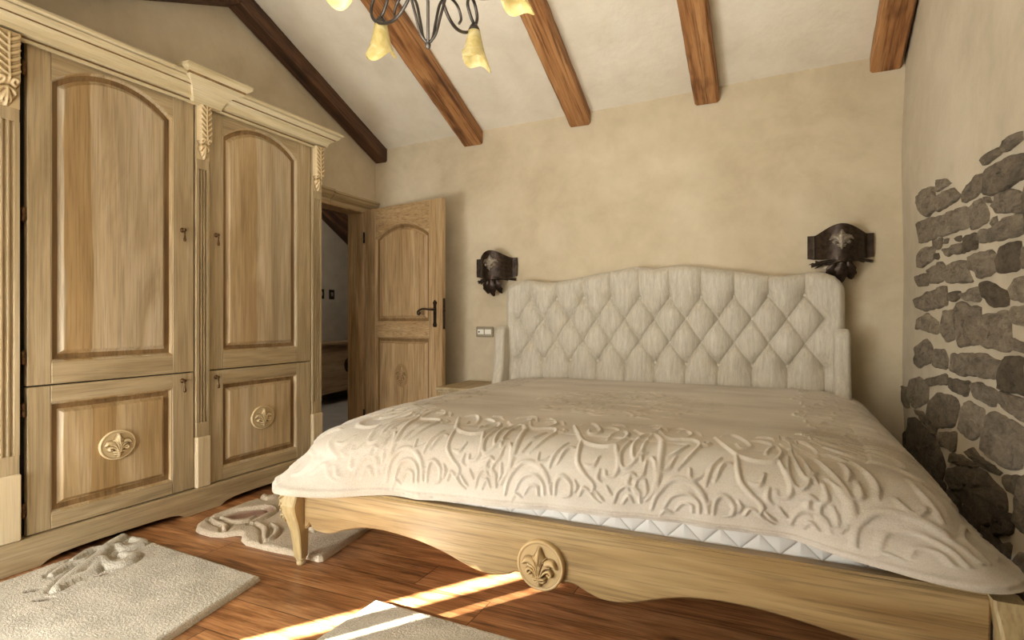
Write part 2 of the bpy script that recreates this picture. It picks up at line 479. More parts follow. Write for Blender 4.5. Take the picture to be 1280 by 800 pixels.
# wall behind the camera, with a shuttered window whose gap lets one streak of sun in
WX0, WX1, WZ0, WZ1 = -3.12, -1.5, .35, 1.42
H2 = 1.76
slab('wall_rear', plaster_m, [(XL-.2, WX0, YR-.12, YR, 0, H2), (WX1, XR+.1, YR-.12, YR, 0, H2), (WX0, WX1, YR-.12, YR, 0, WZ0), (WX0, WX1, YR-.12, YR, WZ1, H2)])
win = empty('window_1', ((WX0+WX1)/2, YR-.06, WZ0), kind='structure')
mb = MB()
for b in ((WX0, WX0+.03, WZ0, WZ1), (WX1-.05, WX1, WZ0, WZ1), (WX0+.05, WX1-.05, WZ0, WZ0+.05), (WX0+.05, WX1-.05, WZ1-.05, WZ1)):
    mb.box(b[0], b[1], YR-.080, YR-.045, b[2], b[3], .004)
mb.build('window_frame', oak_door, win)
mb = MB()
for x0, x1 in ((-2.990, -2.86), (-2.839, WX1-.05)): mb.box(x0, x1, YR-.075, YR-.05, WZ0+.05, WZ1-.05, .002)
mb.box(WX0+.03, WX1-.05, YR-.080, YR-.045, WZ1-.09, WZ1-.05, .002)  # added unseen bar, cuts the sun streak short of the footboard
mb.build('shutter', oak_door, win)

# right wall: plaster with exposed stones
def wall_x(y, z):
    x = XR+.008*math.sin(2.1*y+1.7*z)+.006*math.sin(5*z-1.3*y)
    if z < .75: x -= .05*(.75-z)/.75*min(1, max(0, (YB-y)*4))
    q = ((y-2.02)/.40)**2+((z-1.74)/.20)**2
    if q < 1: x -= .016*math.sqrt(1-q)
    return x
mb = MB()
ny, nz = 70, 46
P = np.zeros((ny, nz, 3))
for i in range(ny):
    for j in range(nz):
        y = YB+.05-(YB-YR+.15)*i/(ny-1); z = (ceil_z(XR, max(y, YR))+.02)*j/(nz-1)
        x = XR+.008*math.sin(2.1*y+1.7*z)+.006*math.sin(5*z-1.3*y)
        x = wall_x(y, z)
        P[i,j] = (x, y, z)
mb.grid(P)
mb.box(XR+.03, XR+.13, YR-.1, YB+.1, 0, 2.7)
wr = mb.build('wall_right', plaster_r); wr['kind'] = 'structure'

TH = math.atan(335/720)      # camera bearing, to the left of the room axis
STONES = [  # (y, z) outlines traced in image pixels, projected onto the wall plane, tone
 ([(2.560,1.615),(2.374,1.611),(2.358,1.585),(2.531,1.585)], 0.5),
 ([(2.350,1.605),(2.166,1.602),(2.166,1.570),(2.339,1.583)], 0.5),
 ([(2.540,1.569),(2.387,1.563),(2.166,1.539),(2.166,1.463),(2.424,1.464),(2.540,1.487)], 0.42),
 ([(2.807,1.534),(2.666,1.574),(2.575,1.572),(2.551,1.507),(2.666,1.497),(2.793,1.502)], 0.5),
 ([(3.188,1.678),(3.053,1.654),(2.958,1.615),(3.188,1.627)], 0.6),
 ([(3.212,1.609),(2.930,1.590),(2.836,1.537),(2.891,1.529),(3.188,1.536)], 0.55),
 ([(3.579,1.663),(3.473,1.688),(3.236,1.662),(3.221,1.548),(3.390,1.543),(3.502,1.583)], 0.55),
 ([(2.714,1.476),(2.589,1.484),(2.504,1.412),(2.512,1.386),(2.698,1.380)], 0.6),
 ([(2.458,1.431),(2.399,1.459),(2.270,1.448),(2.166,1.408),(2.174,1.388),(2.270,1.378),(2.399,1.396)], 0.5),
 ([(2.540,1.480),(2.495,1.469),(2.463,1.438),(2.529,1.457)], 0.6),
 ([(3.212,1.511),(2.765,1.483),(2.738,1.401),(3.053,1.410),(3.212,1.427)], 0.6),
 ([(3.591,1.544),(3.250,1.523),(3.221,1.423),(3.531,1.429)], 0.55),
 ([(2.490,1.378),(2.424,1.395),(2.417,1.372),(2.477,1.365)], 0.6),
 ([(2.610,1.324),(2.517,1.355),(2.339,1.368),(2.166,1.355),(2.166,1.303),(2.339,1.306)], 0.55),
 ([(2.238,1.372),(2.166,1.383),(2.166,1.360)], 0.5),
 ([(2.800,1.369),(2.650,1.364),(2.650,1.306),(2.793,1.309)], 0.3),
 ([(3.119,1.352),(2.836,1.353),(2.807,1.308),(3.074,1.324)], 0.5),
 ([(2.628,1.366),(2.546,1.364),(2.589,1.342),(2.641,1.334)], 0.6),
 ([(3.604,1.377),(3.502,1.403),(3.260,1.382),(3.311,1.323),(3.591,1.308)], 0.6),
 ([(3.260,1.415),(3.128,1.405),(3.155,1.373),(3.236,1.367)], 0.5),
 ([(2.412,1.276),(2.293,1.288),(2.207,1.281),(2.227,1.197),(2.387,1.197),(2.424,1.212)], 0.3),
 ([(2.738,1.291),(2.490,1.286),(2.437,1.261),(2.450,1.205),(2.635,1.195),(2.666,1.226),(2.738,1.236)], 0.55),
 ([(3.141,1.244),(2.990,1.288),(2.793,1.278),(2.765,1.223),(2.714,1.190),(3.074,1.205)], 0.55),
 ([(3.417,1.288),(3.164,1.304),(3.096,1.275),(3.155,1.216),(3.363,1.215)], 0.58),
 ([(2.194,1.268),(2.157,1.264),(2.157,1.196),(2.192,1.194)], 0.5),
 ([(3.654,1.272),(3.445,1.271),(3.417,1.212),(3.591,1.214)], 0.5),
 ([(2.619,1.183),(2.546,1.182),(2.320,1.134),(2.327,1.085),(2.463,1.087),(2.575,1.126)], 0.28),
 ([(2.304,1.146),(2.238,1.174),(2.157,1.173),(2.157,1.101),(2.293,1.104)], 0.65),
 ([(3.053,1.153),(2.891,1.163),(2.910,1.127),(3.031,1.121)], 0.4),
 ([(2.872,1.147),(2.628,1.164),(2.619,1.113),(2.782,1.118)], 0.65),
 ([(3.719,1.150),(3.473,1.176),(3.096,1.195),(3.083,1.109),(3.473,1.085),(3.654,1.107)], 0.5),
 ([(2.293,1.084),(2.157,1.086),(2.157,1.025),(2.293,1.043)], 0.72),
 ([(3.622,1.046),(3.445,1.078),(3.236,1.034),(3.236,0.980),(3.654,0.998)], 0.72),
 ([(2.930,1.380),(2.854,1.384),(2.843,1.364),(2.910,1.367)], 0.4),
 ([(3.105,1.396),(3.031,1.393),(3.053,1.373),(3.101,1.377)], 0.45),
 ([(3.285,1.351),(3.212,1.350),(3.197,1.327),(3.260,1.325)], 0.3),
 ([(2.969,1.097),(2.873,1.118),(2.742,1.090),(2.623,1.094),(2.633,0.956),(2.908,0.932)], 0.5),
 ([(2.605,1.064),(2.314,1.075),(2.300,0.949),(2.328,0.943),(2.596,0.949)], 0.66),
 ([(3.168,1.043),(3.154,1.086),(2.994,1.084),(2.981,0.959),(3.072,0.945),(3.183,0.988)], 0.6),
 ([(3.664,0.891),(3.443,0.950),(3.331,0.914),(3.349,0.841),(3.578,0.794),(3.664,0.804)], 0.5),
 ([(3.319,0.900),(3.124,0.912),(3.058,0.874),(3.073,0.827),(3.290,0.824)], 0.55),
 ([(3.024,0.895),(2.613,0.922),(2.392,0.912),(2.436,0.848),(2.843,0.822),(3.024,0.831)], 0.6),
 ([(2.350,0.929),(2.152,0.934),(2.152,0.827),(2.350,0.818),(2.415,0.827),(2.392,0.887)], 0.22),
 ([(2.297,0.989),(2.152,0.962),(2.152,0.948),(2.284,0.952)], 0.6),
 ([(3.039,0.791),(2.742,0.808),(2.762,0.748),(2.967,0.748)], 0.35),
 ([(3.787,0.712),(3.578,0.751),(3.380,0.730),(3.361,0.645),(3.613,0.581),(3.843,0.607)], 0.48),
 ([(3.443,0.746),(3.073,0.808),(3.048,0.768),(3.368,0.727)], 0.42),
 ([(2.704,0.800),(2.631,0.816),(2.421,0.805),(2.436,0.753),(2.685,0.763)], 0.6),
 ([(2.406,0.806),(2.152,0.812),(2.152,0.744),(2.392,0.769)], 0.66),
 ([(3.337,0.641),(3.205,0.711),(2.931,0.725),(2.852,0.701),(2.886,0.613),(3.151,0.555),(3.368,0.572)], 0.38),
 ([(2.822,0.699),(2.742,0.733),(2.545,0.727),(2.535,0.655),(2.631,0.601),(2.814,0.608)], 0.62),
 ([(2.513,0.711),(2.436,0.738),(2.152,0.727),(2.152,0.609),(2.297,0.584),(2.513,0.586)], 0.56),
 ([(4.015,0.655),(3.827,0.667),(3.763,0.560),(3.970,0.547)], 0.4),
 ([(3.114,0.545),(2.843,0.594),(2.831,0.521),(3.088,0.497)], 0.45),
 ([(3.802,0.496),(3.613,0.534),(3.151,0.512),(2.953,0.430),(3.000,0.343),(3.205,0.296),(3.740,0.328)], 0.16),
 ([(3.970,0.392),(3.819,0.427),(3.771,0.305),(3.927,0.271)], 0.12),
 ([(2.931,0.423),(2.704,0.489),(2.436,0.531),(2.246,0.513),(2.210,0.469),(2.378,0.359),(2.704,0.364),(2.922,0.376)], 0.24),
 ([(2.704,0.545),(2.613,0.581),(2.529,0.561),(2.297,0.565),(2.323,0.549),(2.529,0.540)], 0.35),
 ([(2.271,0.557),(2.152,0.592),(2.152,0.531),(2.259,0.538)], 0.3),
 ([(2.310,0.429),(2.246,0.463),(2.152,0.465),(2.152,0.417),(2.297,0.363)], 0.05),
 ([(2.297,0.321),(2.152,0.391),(2.152,0.339),(2.271,0.293)], 0.25),
 ([(3.613,0.573),(3.476,0.585),(3.151,0.559),(3.161,0.523),(3.380,0.534)], 0.3),
 ([(2.886,0.501),(2.723,0.524),(2.529,0.530),(2.742,0.486),(2.908,0.459)], 0.3),
]
# the same masonry goes on towards the window side and below the mattress line
yy = 2.13
for row in range(7):
    z0 = .02+row*.21; y = 2.16-(0.03 if row % 2 else 0)
    while y > -.9:
        w = random.uniform(.16, .34); hh = random.uniform(.15, .19)
        STONES.append(([(y-.012, z0+.01), (y-w+.02, z0+random.uniform(0,.03)), (y-w, z0+hh*.6), (y-w+.03, z0+hh), (y-.05, z0+hh+random.uniform(-.02,.01)), (y-.005, z0+hh*.7)], random.uniform(.3,.65)))
        y -= w+.03
for row in range(2):
    y = 3.9
    while y > 2.3:
        w = random.uniform(.2, .34); z0 = .02+row*.19
        if z0+.16 < .38: STONES.append(([(y-.012, z0), (y-w, z0+.01), (y-w+.01, z0+.15), (y-.02, z0+.16)], random.uniform(.1,.3)))
        y -= w+.03
mb = MB(); tones = []
for poly, tone in STONES:
    cy_ = sum(p[0] for p in poly)/len(poly); hy_ = max(abs(p[0]-cy_) for p in poly)
    poly = [(y+(y-cy_)/hy_*min(.007, .08*hy_), z) for y, z in inset(poly, -.0035)]
    pts = []
    n = len(poly)
    for i in range(n):
        a, b = Vector(poly[i]), Vector(poly[(i+1)%n]); L = (b-a).length; k = max(1, int(L/.03))
        for q in range(k):
            p = a.lerp(b, q/k)
            if q: p += Vector((random.uniform(-1,1), random.uniform(-1,1)))*.006
            pts.append(p)
    # corner cutting
    pts = [(pts[i]*.7+pts[i-1]*.15+pts[(i+1)%len(pts)]*.15) for i in range(len(pts))]
    c = sum(pts, Vector((0,0)))/len(pts)
    size = min(1, max((p-c).length for p in pts)/.1); t = .005+.009*size*random.uniform(.6,1.3)
    L = []
    for k, (s, d) in enumerate(((1.0, -.015), (.985, t*.45), (.93, t*.85), (.80, t), (.5, t*1.05), (.2, t*1.05))):
        ring = []
        for p in pts:
            q = c+(p-c)*s; j = random.uniform(-1,1)*.005 if k > 1 else 0
            ring.append((wall_x(q.x, q.y)-d-j, q.x, q.y))
        L.append(ring)
    before = len(mb.v)
    mb.loops(L, True, False, True, 0, True)
    tones += [tone+random.uniform(-.04,.04)]*(len(mb.v)-before)
mb.attr = tones
st = mb.build('exposed_masonry', stone_m, wr)

# ------------------------------------------------------------------ roof beams
def beam(x0, x1, ya, yb, zbot, label, mat, slope=.43, seed=0, ztop=None):
    """zbot(y) gives the underside"""
    r = random.Random(seed); n = 26; L = []
    for i in range(n+1):
        y = ya+(yb-ya)*i/n; zb = zbot(y); xm = (x0+x1)/2
        zt = ceil_z(xm, y)-.003
        w = [r.uniform(-1,1)*.0014 for _ in range(8)]; ch = .012
        L.append([(x0+w[0], y, zt), (x0+w[1], y, zb+ch+w[2]), (x0+ch+w[1], y, zb+w[3]), (xm, y, zb+w[4]*.7), (x1-ch+w[5], y, zb+w[3]), (x1+w[5], y, zb+ch+w[2]), (x1+w[6], y, zt)])
    mb = MB(); mb.loops(L, True, True, True, 0, False)
    o = mb.build('roof_beam', mat); tag(o, label, 'beam', 'timber roof beams'); return o
def zb(z4): return lambda y: z4+.43*(4.0-y)
E_ = YB-.008
beam(XL+.005, -3.03, E_, RIDGE+.002, zb(2.375), 'dark roof beam sloping down the left wall above the door', beam_dark, seed=1)
beam(XL+.005, -3.03, RIDGE-.002, YR+.05, lambda y: 2.375+.43*(4-RIDGE)-.42*(RIDGE-y), 'dark roof beam above the wardrobe cornice, falling from the ridge', beam_dark, seed=2)
beam(-2.283, -2.11, E_, RIDGE, zb(2.410), 'brown roof beam ending above the open door, behind the chandelier', beam_m, seed=3)
beam(-1.392, -1.236, E_, RIDGE, zb(2.441), 'brown roof beam ending above the left half of the headboard', beam_m, seed=4)
beam(-.515, -.362, E_, RIDGE, zb(2.461), 'brown roof beam ending above the right half of the headboard', beam_m, seed=5)
beam(.483, XR-.012, E_, RIDGE, zb(2.50), 'brown roof beam in the corner beside the stone wall', beam_m, seed=6)

# ------------------------------------------------------------------ doorway, door, hall
door = empty('door_1', (XL, 3.42, 0), kind='structure')
mb = MB()
def lining(y0, y1, z0, z1): mb.box(XL-.155, XL+.012, y0, y1, z0, z1, .004)
lining(DY1-.022, DY1+.005, 0, DZ); lining(DY0, DY0+.022, 0, DZ); lining(DY0, DY1, DZ-.022, DZ+.003)
mb.box(XL+.001, XL+.016, DY1, DY1+.085, 0, DZ+.02, .004); mb.box(XL+.001, XL+.016, DY0-.085, DY0, 0, DZ+.02, .004)
mb.build('door_frame', oak_door, door)
# crown moulding over the doorway
crown = [(0,1.945),(.014,1.945),(.014,1.975),(.022,1.982),(.034,1.990),(.050,2.006),(.056,2.022),(.066,2.026),(.066,2.042),(0,2.042)]
mb = MB()
L = [[(XL+.001+d, y, z) for d, z in crown] for y in (2.88, 3.44)]; mb.loops(L, True, True, True)
L = [[(XL+.001+d*.9, y, z-.006) for d, z in crown] for y in (3.445, 3.985)]; mb.loops(L, True, True, True)
mb.build('door_crown', oak_y, door)

def arch_loop(a0, a1, z0, zs, rise, d=0.0, n=20):
    """arched rectangle outline shrunk by d"""
    a0 += d; a1 -= d; z0 += d; w = (a1-a0)/2; mid = (a0+a1)/2
    pts = [(a0, z0), (a1, z0)]
    if rise <= 1e-4:
        return pts+[(a1, zs-d), (a0, zs-d)]
    W = w+d; R = (W*W+rise*rise)/(2*rise); cz = zs+rise-R; R2 = R-d
    for k in range(n+1):
        a = a1+(a0-a1)*k/n
        pts.append((a, cz+math.sqrt(max(R2*R2-(a-mid)**2, 0))))
    return pts
def framed_door(name, parent, T, a0, a1, z0, z1, holes, depth, mv, mh, mp, dz=0.0):
    """stile and rail leaf with raised panels; T(a,z,d)"""
    mb = MB(); fn = lambda u, v, w: T(u, v, w)
    ha0, ha1 = holes[0][0], holes[0][1]; c = .0025
    R = lambda x0, x1, y0, y1: [(x0,y0),(x1,y0),(x1,y1),(x0,y1)]
    mb.prism(R(a0, ha0-.0006, z0, z1), fn, -depth, 0, c, 0); mb.prism(R(ha1+.0006, a1, z0, z1), fn, -depth, 0, c, 0)
    prev = z0
    for (h0, h1, hz, hs, rise) in holes:
        if hz-prev > .004: mb.prism(R(h0, h1, prev, hz), fn, -depth, 0, c, 1)
        prev = hs
        if rise > 1e-4:
            al = arch_loop(h0, h1, hz, hs, rise)[2:]
            nxt = z1
            poly = al[::-1]+[(h1, nxt), (h0, nxt)]
            mb.prism(poly, fn, -depth, 0, c*.6, 1); prev = nxt
    if z1-prev > .004: mb.prism(R(holes[-1][0], holes[-1][1], prev, z1), fn, -depth, 0, c, 1)
    leaf = mb.build(name, [mv, mh], parent)
    for (h0, h1, hz, hs, rise) in holes:
        pm = MB()
        prof = [(-.002,-.003),(.004,-.003),(.007,-.009),(.010,-.017),(.032,-.021),(.035,-.020),(.049,-.005),(.052,-.004),(.056,-.004)]
        k = min(1.0, (h1-h0)/.45)
        L = [[T(a, z, d) for a, z in arch_loop(h0, h1, hz, hs, rise, i*k)] for i, d in prof]
        pm.loops(L, True, False, True, 0, False)
        nn = len(L[0])
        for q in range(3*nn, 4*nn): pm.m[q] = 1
        p = pm.build('panel', [mp, oak_recess_shade], leaf)
    return leaf

# --- fleur-de-lis style carved medallion
def fleur_raster(size, res):
    R = Raster(2*size, 2*size, res); k = size
    def S(pts, r, h, p=.42): R.stroke([((x+1)*k, (y+1)*k) for x, y in cr(pts, 6)], [q*k for q in r], h, p)
    S([(0,-.55),(0,-.1),(0,.35),(0,.82)], [.05,.11,.24,.02], 1.0)
    S([(0,.10),(0,.45),(0,.70)], [.02,.07,.01], 1.25, .5)
    for s in (-1, 1):
        S([(.05*s,-.50),(.16*s,-.1),(.34*s,.16),(.58*s,.20),(.80*s,.02)], [.05,.12,.16,.14,.02], .85)
        S([(.06*s,-.40),(.24*s,-.02),(.5*s,.06)], [.03,.06,.03], 1.1, .5)
        S([(.08*s,-.42),(.26*s,-.20),(.44*s,-.12),(.56*s,-.22),(.50*s,-.34),(.40*s,-.28)], [.04,.07,.07,.07,.06,.06], .95)
        S([(.12*s,.12),(.20*s,.30),(.30*s,.38)], [.05,.06,.02], .7)
        S([(.0,-.50),(.14*s,-.66),(.22*s,-.62)], [.05,.05,.05], .8)
    for s in (-1, 1):
        for q in (.35, .7): S([(.04*s,-.3),(.12*s*q+.03*s,.05),(.30*s*q,.30-.1*q)], [.015,.03,.01], 1.2, .5)
    S([(-.26,-.47),(0,-.50),(.26,-.47)], [.05,.06,.05], 1.15)
    S([(0,-.52),(0,-.70),(0,-.88)], [.07,.09,.02], .9)
    return R
FL = fleur_raster(.1, .0012)
def medallion(name, parent, T, ca, cz, ra, rz, th, amp, mat, n=30, m=72, k=.92):
    """oval boss with a carved lily; T(a,z,d)"""
    mb = MB(); L = []
    for rr, d in ((1.0, 0), (1.0, th*.7), (.975, th*.95), (.95, th)):
        L.append([T(ca+ra*rr*math.cos(2*PI*i/m), cz+rz*rr*math.sin(2*PI*i/m), d) for i in range(m)])
    mb.loops(L, True, False, False, 0, True)
    rs = np.linspace(.95, 0.004, n); L = []
    for rr in rs:
        ring = []
        for i in range(m):
            x = rr*math.cos(2*PI*i/m); y = rr*math.sin(2*PI*i/m)
            h = float(FL.sample((x/k+1)*.1, (y/k+1)*.1)) if max(abs(x), abs(y)) < k else 0
            h -= .12*(1 if rr < .90 else 0)
            ring.append(T(ca+ra*x, cz+rz*y, th+amp*h))
        L.append(ring)
    mb.loops(L, True, False, True, 0, True)
    return mb.build(name, mat, parent)

HX, HY = -3.135, 3.835        # hinge line
ddx, ddy = .9814, -.192       # along the leaf
def TD(a, z, d): return (HX+ddx*a+ddy*d*1.0, HY+ddy*a-ddx*d, z)
leaf = framed_door('door_leaf', door, TD, .008, .868, .02, 1.95, [(.13, .735, .20, .90, 0), (.13, .735, 1.02, 1.70, .10)], .042, oak_door, oak_door_h, oak_door)
medallion('carved_oval', leaf, lambda a, z, d: TD(a, z, d-.005), .43, .60, .075, .095, .004, .010, oak_oval)
mb = MB(T=TD)
mb.prism([(.785,.985),(.815,.985),(.822,1.0),(.815,1.02),(.815,1.15),(.822,1.17),(.800,1.19),(.778,1.17),(.785,1.15),(.785,1.02),(.778,1.0)], lambda u, v, w: (u, v, w), .001, .006, .001)
mb.T = None
mb.tube([TD(a, z, d) for a, z, d in cr([(.80,1.115,.005),(.80,1.115,.045),(.77,1.118,.052),(.72,1.122,.05),(.68,1.112,.05),(.664,1.094,.05),(.676,1.080,.05),(.690,1.088,.05),(.686,1.100,.05)], 6)], .0075, 8)
mb.ball(TD(.80,1.03,.006), .007, .007, .007, 6)
mb.build('door_handle', iron, leaf)
mb = MB(T=TD); mb.prism([(.869,.97),(.871,.97),(.871,1.20),(.869,1.20)], lambda u, v, w: (u, v, w), -.034, -.010)
mb.box(.870,.880,1.10,1.115,-.030,-.014,.002)
mb.build('lock_plate', iron, leaf)
mb = MB()
for z in (.25, 1.72): mb.lathe([(.001,-.045),(.008,-.045),(.008,.045),(.001,.045)], (HX+.0, HY-.014, z), 10)
mb.build('hinge', iron, leaf)

# hall beyond the doorway
HXW = -5.4
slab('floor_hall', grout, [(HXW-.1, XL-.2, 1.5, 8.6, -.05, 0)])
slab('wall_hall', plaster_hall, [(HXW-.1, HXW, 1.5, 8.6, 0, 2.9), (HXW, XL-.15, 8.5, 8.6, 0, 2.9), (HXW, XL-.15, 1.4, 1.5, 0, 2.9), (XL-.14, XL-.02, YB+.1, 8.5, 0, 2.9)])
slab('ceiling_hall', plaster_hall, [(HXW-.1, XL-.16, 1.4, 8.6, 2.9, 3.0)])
mb = MB()
mb.loops([[(x, y, 2.42-.57*(y-5.6)+dz) for x, dz in ((HXW+.005,0),(HXW+.12,0),(HXW+.12,.30),(HXW+.005,.30))] for y in (4.9, 8.4)], True, True, True)
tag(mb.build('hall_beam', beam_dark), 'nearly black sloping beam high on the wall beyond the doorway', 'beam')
ch = empty('low_chest', (-5.15, 5.75, 0), 'long low oak chest standing in the dim hall beyond the doorway', 'chest')
CXF = -4.97
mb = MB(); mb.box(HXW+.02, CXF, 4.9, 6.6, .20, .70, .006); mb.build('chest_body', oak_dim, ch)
mb = MB(); L = [[(CXF+d, y, z) for d, z in ((-.38,.70),(0.0,.70),(.012,.705),(.02,.72),(.036,.73),(.036,.752),(-.38,.752))] for y in (4.87, 6.63)]
mb.loops(L, True, True, True); mb.build('chest_top', oak_dim, ch)
mb = MB()
prof = [(4.9,.0),(5.0,.0),(5.02,.06),(5.2,.13),(5.75,.15),(6.3,.13),(6.48,.06),(6.5,0),(6.6,0),(6.6,.2),(4.9,.2)]
mb.prism(prof, lambda u, v, w: (w, u, v), CXF-.02, CXF+.012, .002)
mb.build('apron', oak_dim, ch)
for y in (4.93, 6.52):
    mb = MB(); mb.box(HXW+.05, HXW+.1, y, y+.05, 0, .2); mb.build('leg', oak_dim, ch)
medallion('medallion', ch, lambda a, z, d: (CXF+d, a, z), 5.78, .46, .10, .10, .012, .01, iron, 14, 40)
for (y, lab) in ((5.92, 'dark square wall switch on the hall wall seen through the doorway'), (5.73, 'small dark round switch beside the wardrobe edge in the hall')):
    t = empty('light_switch', (HXW, y, 1.37), lab, 'switch', 'hall switches')
    mb = MB(); mb.box(HXW+.001, HXW+.012, y-.05, y+.05, 1.31, 1.43, .004); mb.build('switch_plate', iron, t)
    mb = MB(); mb.box(HXW+.012, HXW+.018, y-.022, y+.022, 1.345, 1.395, .003); mb.build('rocker', iron_pale, t)

# ------------------------------------------------------------------ wardrobe
wd = empty('wardrobe', (-3.0, 1.7, 0), 'pale limed oak built-in wardrobe with arched panel doors along the left wall', 'wardrobe')
FX = -2.86
Tw = lambda a, z, d: (FX+d, a, z)
Y0, Y1 = 1.195, 3.03
mb = MB()
mb.box(XL+.004, -2.895, Y0, Y1-.01, .06, 2.215, .003)
mb.build('carcass', oak_v, wd)
# plinth with shallow scalloped arches
def plinth_poly():
    pts = [(Y0, 0)]
    for s0, s1 in ((1.37,2.03), (2.236,2.93)):
        h = .034
        arc = [(0,0),(.03,.35),(.06,.6),(.12,.82),(.22,.95),(.35,1),(.5,1),(.65,1),(.78,.95),(.88,.82),(.94,.6),(.97,.35),(1,0)]
        pts += [(s0+(s1-s0)*u, h*v) for u, v in arc]
    pts += [(Y1+.012, 0), (Y1+.012, .122), (Y1+.008, .132), (Y0, .132)]
    return pts
mb = MB(); mb.prism(plinth_poly(), lambda u, v, w: (w, u, v), -2.875, -2.838, .003)
mb.box(XL+.01, -2.876, Y1-.022, Y1+.010, 0, .131, .002)
mb.build('plinth', oak_y, wd)
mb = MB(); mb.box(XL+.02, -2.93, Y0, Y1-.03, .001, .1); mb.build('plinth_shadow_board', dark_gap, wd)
# doors
bays = ((1.332, 2.088), (2.180, 2.936))
for bi, (a0, a1) in enumerate(bays):
    up = framed_door('upper_door', wd, Tw, a0, a1, .765, 2.208, [(a0+.088, a1-.118+(.0 if bi else 0), .862, 2.082, .108)], .03, oak_v, oak_y, oak_panel)
    lo = framed_door('lower_door', wd, Tw, a0, a1, .137, .759, [(a0+.086, a1-.120, .205, .684, 0)], .03, oak_v, oak_y, oak_panel)
    mid = (a0+.088+a1-.118)/2
    medallion('medallion', lo, lambda a, z, d: (FX-.005+d, a, z), mid, .449, .084, .070, .012, .015, oak_carved)
    left_pull = bi == 1
    for dr, kz in ((up, 1.515), (lo, .722)):
        ky = a0+.040 if left_pull else a1-.068
        mb = MB()
        mb.lathe([(.001,0),(.011,0),(.013,.004),(.010,.008),(.005,.010),(.005,.018),(.008,.020),(.008,.026),(.001,.028)], (FX, ky, kz), 12, axis='x')
        mb.tube([(FX+.022, ky, kz), (FX+.024, ky, kz-.012)], .003, 6)
        mb.lathe([(.001,-.062),(.007,-.058),(.008,-.050),(.005,-.036),(.0035,-.022),(.005,-.014),(.001,-.010)], (FX+.024, ky, kz), 10)
        mb.build('key_pull', brass, dr)
    if not left_pull:
        for dr, zs in ((up, (2.10, 1.485, .885)), (lo, (.665, .245))):
            for z in zs:
                mb = MB()
                mb.lathe([(.001,-.034),(.004,-.030),(.008,-.026),(.009,-.024),(.009,-.001),(.007,0),(.009,.001),(.009,.024),(.008,.026),(.004,.030),(.001,.034)], (FX-.006, a0-.011, z), 12)
                mb.build('hinge', brass, dr)
# recessed shadow gap behind the doors
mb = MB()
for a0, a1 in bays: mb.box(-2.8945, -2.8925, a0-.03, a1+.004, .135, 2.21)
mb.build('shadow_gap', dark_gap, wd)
# fluted pilasters, plinth blocks and carved corbels
def corbel(w, h, res=.002):
    R = Raster(w, h, res); c = w/2
    S = lambda pts, r, hh, p=.7: R.stroke(cr(pts, 5), r, hh, p)
    S([(c, h*.30),(c, h*.98)], [w*.47, w*.50], .35, .5)
    S([(c, h*.34),(c, h*.6),(c, h*.97)], [.006,.006,.004], 1.0)
    for s in (-1, 1):
        for k in range(6):
            z = h*(.40+.095*k)
            S([(c, z),(c+s*w*.24, z+h*.05),(c+s*w*.42, z+h*.10)], [.006,.006,.003], .85)
        S(spiral(c+s*w*.26, h*.335, w*.20, w*.05, 90-90*s, 90-90*s+s*-330, 14), .006, .95)
        S([(c, h*.26),(c+s*w*.20, h*.22),(c+s*w*.34, h*.14)], [.007,.007,.003], .9)
        S([(c, h*.24),(c+s*w*.12, h*.12),(c+s*w*.16, h*.06)], [.006,.006,.003], .8)
        S(spiral(c+s*w*.36, h*.235, w*.09, w*.02, 0, 330*s, 10), .005, .9)
    S([(c, h*.25),(c, h*.12),(c, h*.015)], [.010,.009,.003], 1.0)
    return R
pil = ((1.200, 1.300), (2.096, 2.172), (2.944, 3.028))
for p0, p1 in pil:
    w = p1-p0
    # flutes
    prof = [(p0, 0)]
    nf = 3; m_ = w*.16; fw = (w-2*m_)/nf
    for k in range(nf):
        f0 = p0+m_+k*fw+fw*.12; f1 = p0+m_+(k+1)*fw-fw*.12
        for q in range(9):
            a = PI*q/8; prof.append((f0+(f1-f0)*(1-math.cos(a))/2, -.013*math.sin(a)))
    prof += [(p1, 0), (p1, -.05), (p0, -.05)]
    mb = MB(); mb.prism(prof, lambda u, v, wz: (FX+.012+v, u, wz), .485, 1.86)
    mb.box(FX-.038, FX+.012, p0, p1, .40, .485, .002); mb.box(FX-.038, FX+.012, p0, p1, 1.86, 2.215, .002)
    pp = mb.build('pilaster', oak_v, wd)
    mb = MB(); mb.box(FX-.03, FX+.022, p0-.003, p1+.003, .133, .408, .005)
    mb.build('plinth_block', oak_pale, pp)
    h = .30; R = corbel(w, h); nu, nv = 26, 84; P = np.zeros((nu, nv, 3))
    for i in range(nu):
        for j in range(nv):
            u = w*i/(nu-1); v = h*j/(nv-1)
            width = np.interp(v/h, [0,.06,.2,.26,.34,.5,1], [.10,.35,.80,.62,.95,1,1])
            edge = max(0, 1-abs((u/w-.5)*2)/width)
            ins = 1 if edge > 0 else 0
            body = np.interp(v/h, [0,.2,.27,.36,.7,1], [.004,.012,.010,.030,.024,.026])*min(1, edge*5)
            P[i,j] = (FX+.0125+ins*(body+.013*float(R.sample(u, v))*min(1, edge*8+.2)), p0+u, 1.912+v)
    mb = MB(); mb.grid(P); mb.build('carved_corbel', oak_carved, pp)
